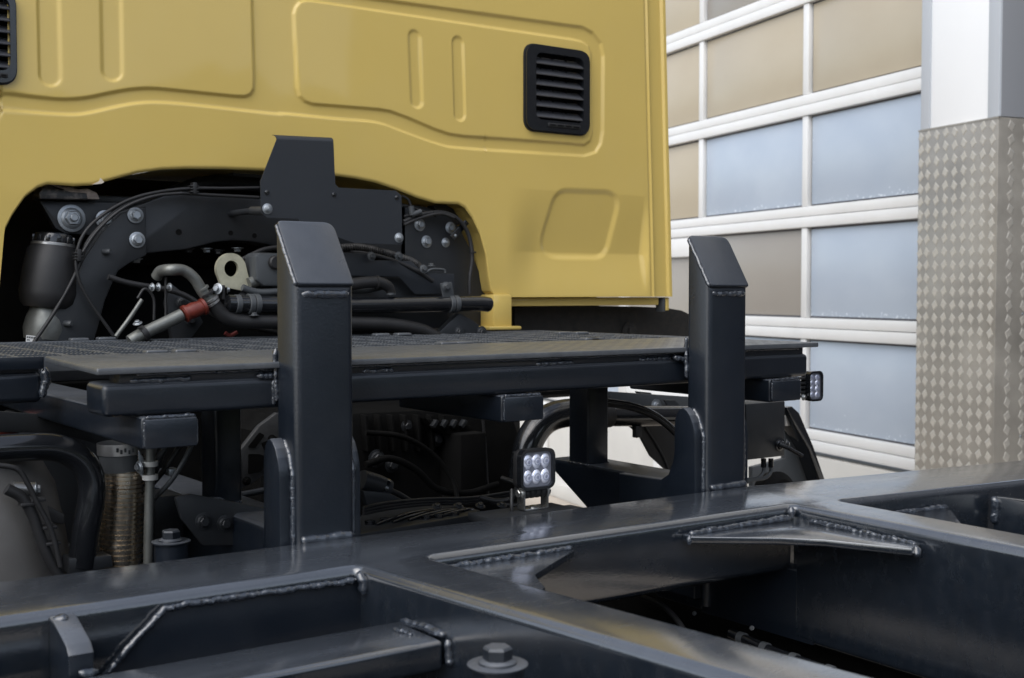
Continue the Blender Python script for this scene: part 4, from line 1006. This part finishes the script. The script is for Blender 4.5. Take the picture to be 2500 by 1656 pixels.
o = link('clamp_band', pipe_me([ay(280, 1022, YB + .06), ay(281, 1048, YB + .06)], .0475, 36), BAND, fl)
for k in range(5): # embossed marks on the band
    p = ay(252 + k * 9, 1036 + (k % 2) * 4, YB + .06) + Vector((.0, -.048, 0))
    box('stamp', GREYPLASTIC, fl, p.x, p.x + .004, p.y + .0, p.y + .004, p.z - .004, p.z + .004, 0)
rd = pipe('steel_rod', ALU, T, pb((348, 1010), (347, 1100), (344, 1200), (342, 1320)), .0095)
for v in (1072, 1103):
    o = link('rod_clip', lathe_me([(.0105, -.005), (.0155, -.005), (.0155, .005), (.0105, .005)], 20), NYLON, rd); orient(o, ay(347, v, YB), (0, 0, 1))
plate('rod_bracket', ZINC, [(320, 1040), (332, 1058), (332, 1110), (322, 1095)], YB, .004, None, rd); bolt(rd, ay(322, 1080, YB - .004), (-1, -.3, 0), .007)
# red hose and grey casing at the far left
pipe('red_hose', RED, T, [ay(u, v, 2.9) for u, v in ((-30, 1010), (20, 985), (45, 975))], .022, seg=18)
plate('casing', CHASSIS, [(50, 960), (190, 975), (240, 1030), (240, 1300), (60, 1300)], 2.85, .2, r=.02, bev=.01)
plate('side_shield', CHASSIS, [(-80, 945), (95, 958), (330, 1032), (330, 1060), (240, 1030), (120, 1000), (-80, 1000)], 2.75, .01)
plate('bracket_foot', CHASSIS, [(160, 1292), (258, 1284), (262, 1310), (160, 1330)], YB - .02, .05)
plate('small_tab', RUBBER, [(95, 1160), (150, 1190), (150, 1215), (95, 1200)], YB + .02, .01, r=.006)
# cast bracket with webs, seen between strut and post
ct = plate('cast_bracket', CAST, [(505, 1105), (600, 985), (640, 955), (690, 960), (690, 1010), (640, 1070), (590, 1115), (540, 1138), (515, 1135)], 2.72, .02, bev=.003)
for tri in ([(520, 1100), (545, 1062), (558, 1065), (548, 1090), (560, 1105), (540, 1118), (522, 1112)], [(575, 1050), (600, 1050), (632, 1062), (600, 1092), (575, 1096)], [(572, 1035), (600, 1000), (612, 1006), (590, 1036)], [(605, 1025), (640, 1008), (640, 1040), (615, 1048)]):
    plate('web_shade', BLACK, tri, 2.7165, .003, None, ct, r=.003, bev=0)  # black plates laid on top, painting the shade of the open triangles
for u, v in ((570, 1112), (522, 1128), (628, 1015)): bolt(ct, ay(u, v, 2.719), (0, -1, 0), .006, BLACK)
pipe('linkage_rod', CHASSIS, T, [ay(548, 1146, 2.66), ay(600, 1136, 2.66), ay(640, 1128, 2.66)], .008)
# ------------------------------------------------------------------ below the deck, middle: gearbox
YG = 2.9
gb = plate('gearbox', BLACK, [(640, 960), (1100, 940), (1190, 960), (1205, 1010), (1200, 1250), (600, 1300), (600, 1000)], YG, .5, bev=.02)
plate('gearbox_ribs', BLACK, [(985, 968), (1090, 985), (1110, 1010), (1100, 1030), (1000, 990)], YG - .06, .05)
for k in range(4): plate('rib', CHASSIS, [(1000 + k * 22, 985), (1010 + k * 22, 970), (1016 + k * 22, 974), (1006 + k * 22, 992)], YG - .075, .02, None, gb)
box('gearbox_web', BLACK, T, ay(1060, 1040, YG - .1).x, ay(1120, 1040, YG - .1).x, YG - .11, YG, ay(1090, 1170, YG).z, ay(1090, 990, YG).z, .006)
pipe('breather_line', RUBBER, T, [ay(1115, 960, YG - .1), ay(1122, 1040, YG - .1), ay(1128, 1150, YG - .1)], .004)
# ribbed cover with edge mouldings in front of the gearbox
YV = 2.45
cov = link('transmission_cover', prism_me([(lambda p: (p.x, p.y))(az(u, v, 1.17)) for u, v in ((820, 1235), (830, 1195), (850, 1170), (925, 1158), (1020, 1160), (1110, 1178), (1090, 1190), (900, 1222))], 2, 1.10, 1.17, bev=.006), CHASSIS, T, sm=30)
for i in range(5):
    pipe('moulding', GLOSSBLACK, cov, [az(870 + i * 38, 1213 - i * 5, 1.172), az(915 + i * 34, 1196 - i * 3, 1.176), az(950 + i * 33, 1186 - i * 2, 1.172), az(1000 + i * 24, 1178, 1.171)], .004, n=4, seg=8)
for u, v in ((855, 1212), (890, 1206), (985, 1199), (1015, 1196), (1050, 1190)): 
    o = link('boss', lathe_me([(.012, 0), (.012, .008), (.006, .009)], 16), GLOSSBLACK, cov); o.location = az(u, v, 1.17) - parent_origin(cov)
se = pipe('selector_unit', CHASSIS, T, [ay(835, 1110, 2.5), ay(870, 1120, 2.5), ay(895, 1132, 2.5)], .024, seg=18)
o = link('selector_ring', lathe_me([(.020, -.006), (.027, -.004), (.027, .004), (.020, .006)], 20), GLOSSBLACK, se); orient(o, ay(888, 1130, 2.5), (.8, -.3, -.4))
pipe('selector_cable', RUBBER, T, [ay(890, 1130, 2.49), ay(920, 1142, 2.5), ay(950, 1160, 2.52)], .007)
plate('cover_arm', CHASSIS, [(840, 1135), (900, 1140), (950, 1165), (850, 1170)], 2.47, .02)
box('cross_shelf', CHASSIS, T, 1.62, 1.99, 2.38, 2.52, 1.10, 1.142, .005)
box('mud_plate', MUDDY, T, ay(1130, 1000, 3.0).x, ay(1205, 1000, 3.0).x, 3.0, 3.04, .6, 1.45, .01)
box('shade_backdrop', BLACK, T, -0.5, 2.36, 3.3, 3.36, 0.45, 1.46, .01)  # added dark backdrop standing in for the shade below the deck
box('daylight_block', BLACK, T, -1.2, -0.36, 1.1, 3.28, 0.45, 1.46, .02)  # unseen box added on the left to keep daylight off the tubes
box('axle_housing', BLACK, T, -0.2, 1.9, 2.55, 2.85, 0.45, 0.90, .06)
box('ground_blackout', BLACK, T, 2.16, 2.80, 1.2, 3.4, .35, .93, .08, 4)  # added dark box covering the lit ground beyond the right bay
box('belly_blackout', BLACK, T, 1.14, 1.95, -2.6, 2.6, 0.60, 0.66, .01)  # added dark sheet so the bay and beam fronts stay dark
box('axle_housing', BLACK, T, 0.9, 2.3, -1.6, -1.25, 0.45, 0.85, .06)
box('belly_blackout', BLACK, T, -0.6, 0.95, 0.5, 2.6, 0.70, 0.76, .01)  # another added sheet, darkening the view below the left bay
# ------------------------------------------------------------------ work lamps
def work_lamp(c, w, h, rows, cols, label, barrel=.0045):
    """square LED lamp facing -Y, c = centre of the bezel's front"""
    def outline(gw, gh, bulge, r, n=10):
        pts = []
        crn = [(-gw / 2, -gh / 2), (gw / 2, -gh / 2), (gw / 2, gh / 2), (-gw / 2, gh / 2)]; rp = round_poly(crn, r, 6)
        for p in rp:
            pts.append((p[0] * (1 + bulge * (1 - (2 * p[1] / gh) ** 2) / gw * 2), p[1] * (1 + bulge * .5 * (1 - (2 * p[0] / gw) ** 2) / gh * 2)))
        return pts
    def at2(pts): return [(c.x + p[0], c.z + p[1]) for p in pts]
    o1 = outline(w, h, barrel, .014); i1 = outline(w * .86, h * .86, barrel, .010)
    hs = link('work_lamp', prism_me(at2(outline(w * .97, h * .97, barrel, .013)), 1, c.y + .0125, c.y + .030, bev=.004), RUBBER, T, sm=30)
    if label: tag(hs, label)
    link('bezel', prism_me(at2(o1), 1, c.y - .002, c.y + .0122, [at2(i1)[::-1]]), GLOSSBLACK, hs, sm=30)
    face = link('reflector', prism_me(at2(outline(w * .855, h * .855, barrel, .010)), 1, c.y + .005, c.y + .0118), LAMPFACE, hs, sm=0)
    rw, rh_ = w * .80 / cols, h * .80 / rows
    dome = []
    for k in range(6): a = k / 6 * math.pi / 2; dome.append((math.cos(a), math.sin(a) * .5))
    dome.append((.12, .5)); dome.append((.1, .38))
    for r in range(rows):
        for k in range(cols):
            p = Vector((c.x + (k - (cols - 1) / 2) * rw, c.y + .0048, c.z + (r - (rows - 1) / 2) * rh_))
            o = link('led_lens', lathe_me([(a * min(rw, rh_) * .52, b * min(rw, rh_) * .40) for a, b in dome], 24), LEDLENS, hs, sm=50); orient(o, p, (0, -1, 0)); o.scale = (1, min(1.35, rh_ / rw), 1) if rh_ > rw else (1, 1, 1)
            q_ = link('led_chip', lathe_me([(.0035, 0), (.0035, .001)], 12), LEDCORE, hs); orient(q_, p + Vector((0, -min(rw, rh_) * .22, 0)), (0, -1, 0))
            ring = link('lens_ring', lathe_me([(min(rw, rh_) * .36, 0), (min(rw, rh_) * .36, .0012), (min(rw, rh_) * .30, .0012), (min(rw, rh_) * .30, 0)], 24), LEDCORE, hs); orient(ring, p + Vector((0, -min(rw, rh_) * .15, 0)), (0, -1, 0))
    for k in range(7):
        zf = c.z - h * .4 + k * h * .13; box('fin', RUBBER, hs, c.x - w * .42, c.x + w * .42, c.y + .0305, c.y + .040, zf, zf + .004, .001)
    return hs
lc = ay(1243, 1085, 2.05)
lamp = work_lamp(lc, .085, .083, 2, 3, 'square six-lens work lamp standing on the crossbeam')
# bracket under it
bx0, bx1 = lc.x - .024, lc.x + .034; by = 2.06
pv = pipe('pivot', RUBBER, lamp, [Vector((bx0 + .001, by + .012, 1.278)), Vector((bx1 - .001, by + .012, 1.278))], lambda t: .0115 + (.0015 if (t * 4) % 1 > .3 else -.0010), n=24, seg=20, straight=False)
for xx in (bx0 - .003, bx1): box('bracket_ear', STAIN, lamp, xx, xx + .003, by, by + .026, 1.243, 1.288, .001)
box('bracket_base', STAIN, lamp, bx0, bx1, by, by + .026, 1.241, 1.2445, .0008)
bolt(lamp, (bx0 - .003, by + .012, 1.277), (-1, 0, 0), .0085, STAIN); bolt(lamp, (bx1 + .003, by + .012, 1.277), (1, 0, 0), .0085, STAIN)
o = link('bolt', lathe_me([(.012, 0), (.012, .003), (.006, .005)], 20), STAIN, lamp); o.location = Vector((lc.x + .005, by + .012, 1.2445)) - parent_origin(lamp)
pipe('lamp_cable', RUBBER, lamp, [Vector((bx0 - .02, by + .02, 1.235)), Vector((bx0 - .022, by + .02, 1.255)), Vector((bx0 - .014, by + .03, 1.285))], .004)
box('lamp_shelf', CHASSIS, T, 1.40, 1.62, 2.03, 2.12, 1.225, 1.2405, .003)
lc2 = ay(1886, 893, 2.16)
lamp2 = work_lamp(lc2, .052, .078, 4, 2, 'narrow eight-lens work lamp at the deck tube end', .002)
for k in range(4): box('fin', RUBBER, lamp2, lc2.x - .052, lc2.x - .02, lc2.y + .012, lc2.y + .05, lc2.z - .018 + k * .012, lc2.z - .012 + k * .012, .001)
bolt(lamp2, lc2 + Vector((-.036, .01, -.028)), (0, -1, 0), .005, STAIN)
# ------------------------------------------------------------------ right side below the deck
YR = 2.78
pipe('intake_elbow', GLOSSBLACK, T, [ay(u, v, YR) for u, v in ((1205, 1120), (1214, 1060), (1228, 1012), (1260, 972), (1310, 955), (1380, 955))], .041, seg=28)
pp_ = pipe('intake_pipe', GLOSSBLACK, T, [ay(1340, 960, YR), ay(1420, 962, YR), ay(1500, 962, YR), ay(1600, 962, YR)], .031, seg=28)
o = link('clamp_band', lathe_me([(.031, -.02), (.036, -.02), (.036, .02), (.031, .02)], 32), RUBBER, pp_); orient(o, ay(1395, 961, YR), (1, 0, -.02))
p = ay(1478, 1000, YR - .02); box('pipe_lug', RUBBER, pp_, p.x - .012, p.x + .012, p.y, p.y + .02, p.z - .016, p.z + .02, .003)
for k, (dy, dv) in enumerate(((0, 0), (.012, 5), (-.01, 9))):
    pipe('air_line', RUBBER if k else GLOSSBLACK, T, [ay(u, v + dv, 2.5 + dy) for u, v in ((1345, 926), (1400, 926), (1460, 936), (1510, 955), (1550, 985), (1575, 1015), (1590, 1050))], .0065)
p = ay(1362, 935, 2.5); box('cable_tie', RUBBER, T, p.x - .006, p.x + .006, p.y - .02, p.y + .03, p.z - .02, p.z + .012, .002)
br = plate('grey_bracket', GREYPLASTIC, [(1405, 905), (1600, 918), (1600, 965), (1545, 955), (1470, 960), (1425, 950)], 2.9, .02, r=.004)
o = link('washer', lathe_me([(.021, 0), (.021, .003)], 24), ZINC, br); orient(o, ay(1516, 938, 2.898), (0, -1, 0)); bolt(br, ay(1516, 938, 2.896), (0, -1, 0), .009)
plate('flap_bracket', CHASSIS, [(1535, 925), (1560, 925), (1600, 965), (1600, 1000), (1570, 985)], 2.86, .006)
plate('flap_stay', CHASSIS, [(1475, 905), (1505, 908), (1530, 945), (1505, 945)], 2.95, .02)
fl1 = plate('mud_flap', RUBBER, [(1450, 980), (1600, 975), (1620, 1040), (1600, 1160), (1560, 1105), (1505, 1055), (1478, 1005)], 3.0, .012, bev=.003)
pipe('flap_bead', RUBBER, fl1, [ay(1490, 985, 2.995), ay(1530, 1050, 2.995), ay(1548, 1095, 2.995)], .004)
# control box beneath the deck end
cbx = box('control_box', CHASSIS, T, ay(1725, 960, 2.42).x, ay(1815, 960, 2.42).x, 2.42, 2.52, ay(1780, 1058, 2.42).z, ay(1780, 930, 2.42).z, .004)
tk_ = pipe('toggle_lever', GLOSSBLACK, cbx, [ay(1800, 1028, 2.40), ay(1822, 1036, 2.39), ay(1854, 1054, 2.38)], .006, straight=True)
bolt(cbx, ay(1803, 1028, 2.418), (0, -1, 0), .011, GLOSSBLACK, 'stud'); bolt(cbx, ay(1818, 1026, 2.41), (.6, -.8, 0), .007, GLOSSBLACK)
for u in (1765, 1782):
    g_ = pipe('cable_gland', GLOSSBLACK, cbx, [ay(u, 1060, 2.45), ay(u, 1080, 2.45)], .008, straight=True, seg=6)
    pipe('control_cable', GREYPLASTIC, T, [ay(u, 1076, 2.45), ay(u - 1, 1092, 2.45), ay(u - 14, 1105, 2.45), ay(u - 40, 1110, 2.45), ay(u - 80, 1122, 2.45)], .0055)
mf = plate('mud_flap', GREYPLASTIC, [(1815, 985), (1842, 980), (1870, 1010), (1925, 1180), (1740, 1180), (1740, 1080), (1815, 1060)], 2.75, .02, bev=.003)
plate('flap_edge', GLOSSBLACK, [(1818, 942), (1832, 940), (1848, 955), (1880, 1030), (1925, 1160), (1912, 1160), (1870, 1040), (1838, 985)], 2.68, .06, bev=.004)
box('flap_block', BAND, T, ay(1816, 955, 2.7).x, ay(1828, 955, 2.7).x, 2.70, 2.75, ay(1820, 985, 2.7).z, ay(1820, 958, 2.7).z, .002)
o = link('brake_chamber', lathe_me([(.06, 0), (.075, .02), (.075, .06), (.05, .08)], 28), BLACK, T); orient(o, ay(1770, 1150, 2.6), (0, -1, .2))

# ------------------------------------------------------------------ pipework and small gear in the shade under the deck
av = link('added_air_tank', lathe_me([(.02, -.34), (.08, -.33), (.105, -.29), (.11, -.25), (.11, .25), (.105, .29), (.08, .33), (.02, .34)], 32), BLACK, T); orient(av, (0.80, 2.98, 1.02), (0, 1, 0))  # assumed tank, added to darken the daylit side of the chassis rail
for dy in (-.18, .18):
    o = link('tank_strap', lathe_me([(.111, -.015), (.114, -.015), (.114, .015), (.111, .015)], 32), CHASSIS, T); orient(o, (0.80, 2.98 + dy, 1.02), (0, 1, 0))
vbk = box('valve_block', CHASSIS, T, 0.90, 0.965, 2.58, 2.68, 1.16, 1.26, .006)
for k in range(3): bolt(vbk, (0.898, 2.60 + k * .03, 1.235), (-1, 0, 0), .008, BRASSY if k == 1 else GREYPLASTIC)
for k in range(6):
    y0_ = 2.60 + k * .035; dz = .02 * (k % 3)
    pipe('air_line', RUBBER if k % 2 else GREYPLASTIC, T, [(0.90, y0_, 1.20 + dz * .4), (0.86 - .01 * k, y0_ - .02, 1.19 + dz), (0.84, y0_ - .10 - .01 * k, 1.24 + dz), (0.88, y0_ - .2, 1.33 + dz), (0.93, y0_ - .18 + .02 * k, 1.42), (0.95, y0_, 1.47)], .005 + .001 * (k % 3), 8, 8)
box('hose_clip', ZINC, T, 0.875, 0.895, 2.42, 2.45, 1.325, 1.34, .002)
plate('step_bracket', CHASSIS, [(405, 1150), (440, 1142), (640, 1180), (650, 1260), (470, 1262), (420, 1200)], 2.36, .012, r=.006)
plate('foot_gusset', STEEL, [(455, 1150), (512, 1150), (560, 1182), (455, 1182)], 2.43, .008)
for u, v in ((470, 1205), (520, 1210), (575, 1214)): bolt(T, ay(u, v, 2.358), (0, -1, 0), .010, CHASSIS)
# gearbox side: ribs, plugs, cooler lines, loom with clips
for k in range(7):
    u = 845 + k * 30; plate('gearbox_rib', BLACK, [(u, 960), (u + 7, 960), (u + 12, 1040), (u + 5, 1045)], YG - .028, .03, None, gb)
for u, v, r_ in ((870, 1060, .014), (905, 1075, .012), (1010, 1015, .012), (1040, 1150, .014), (1075, 1155, .010), (940, 985, .010)): bolt(gb, ay(u, v, YG - .02), (0, -1, 0), r_, CHASSIS)
pipe('cooler_line', BLACK, T, [ay(845, 1075, 2.70), ay(900, 1060, 2.70), ay(960, 1085, 2.70), ay(1010, 1130, 2.70), ay(1080, 1140, 2.70), ay(1150, 1120, 2.72)], .009)
pipe('cooler_line', BLACK, T, [ay(845, 1000, 2.72), ay(930, 1010, 2.72), ay(1000, 1050, 2.72), ay(1045, 1110, 2.70), ay(1060, 1165, 2.66)], .007)
lm2 = pipe('wiring_loom', RUBBER, T, [ay(1110, 1150, 2.5), ay(1150, 1158, 2.48), ay(1185, 1150, 2.46), ay(1192, 1120, 2.46), ay(1160, 1105, 2.5)], .006)
pipe('wiring_loom', RUBBER, T, [ay(1115, 1155, 2.52), ay(1160, 1166, 2.47), ay(1200, 1168, 2.44)], .005)
for u in (1010, 1060, 1110, 1160): bolt(T, ay(u, 1172 - (u - 1010) * .02, 2.40), (0, -.4, 1), .007, CHASSIS)
for k in range(3): pipe('brake_line', RUBBER, T, [ay(840, 1188 - k * 7, 2.38), ay(900, 1176 - k * 7, 2.42), ay(990, 1166 - k * 6, 2.5), ay(1090, 1163 - k * 6, 2.55), ay(1180, 1150 - k * 6, 2.58)], .004)
# air cylinder and small lines behind the left post, above the deck
pipe('coolant_line', GREYPLASTIC, T, [ay(560, 665, YH + .03), ay(600, 676, YH + .03), ay(680, 672, YH + .03), ay(830, 672, YH + .03), ay(880, 664, YH + .03)], .010)
pipe('wiring_loom', RUBBER, T, [ay(560, 600, YH + .1), ay(620, 575, YH + .1), ay(700, 575, YH + .1), ay(830, 585, YH + .05), ay(900, 600, YH + .04), ay(960, 625, YH + .03), ay(1000, 650, YH + .03)], .007)
pipe('wiring_loom', RUBBER, T, [ay(250, 640, YH + .12), ay(300, 655, YH + .12), ay(420, 680, YH + .12), ay(520, 740, YH + .1), ay(640, 770, YH + .1)], .008)
plate('engine_bracket', CHASSIS, [(395, 655), (440, 690), (470, 745), (440, 785), (400, 785), (385, 700)], YH + .16, .03, r=.004)
for u, v in ((420, 700), (440, 740), (560, 690)): bolt(T, ay(u, v, YH + .155), (0, -1, 0), .010, CHASSIS)
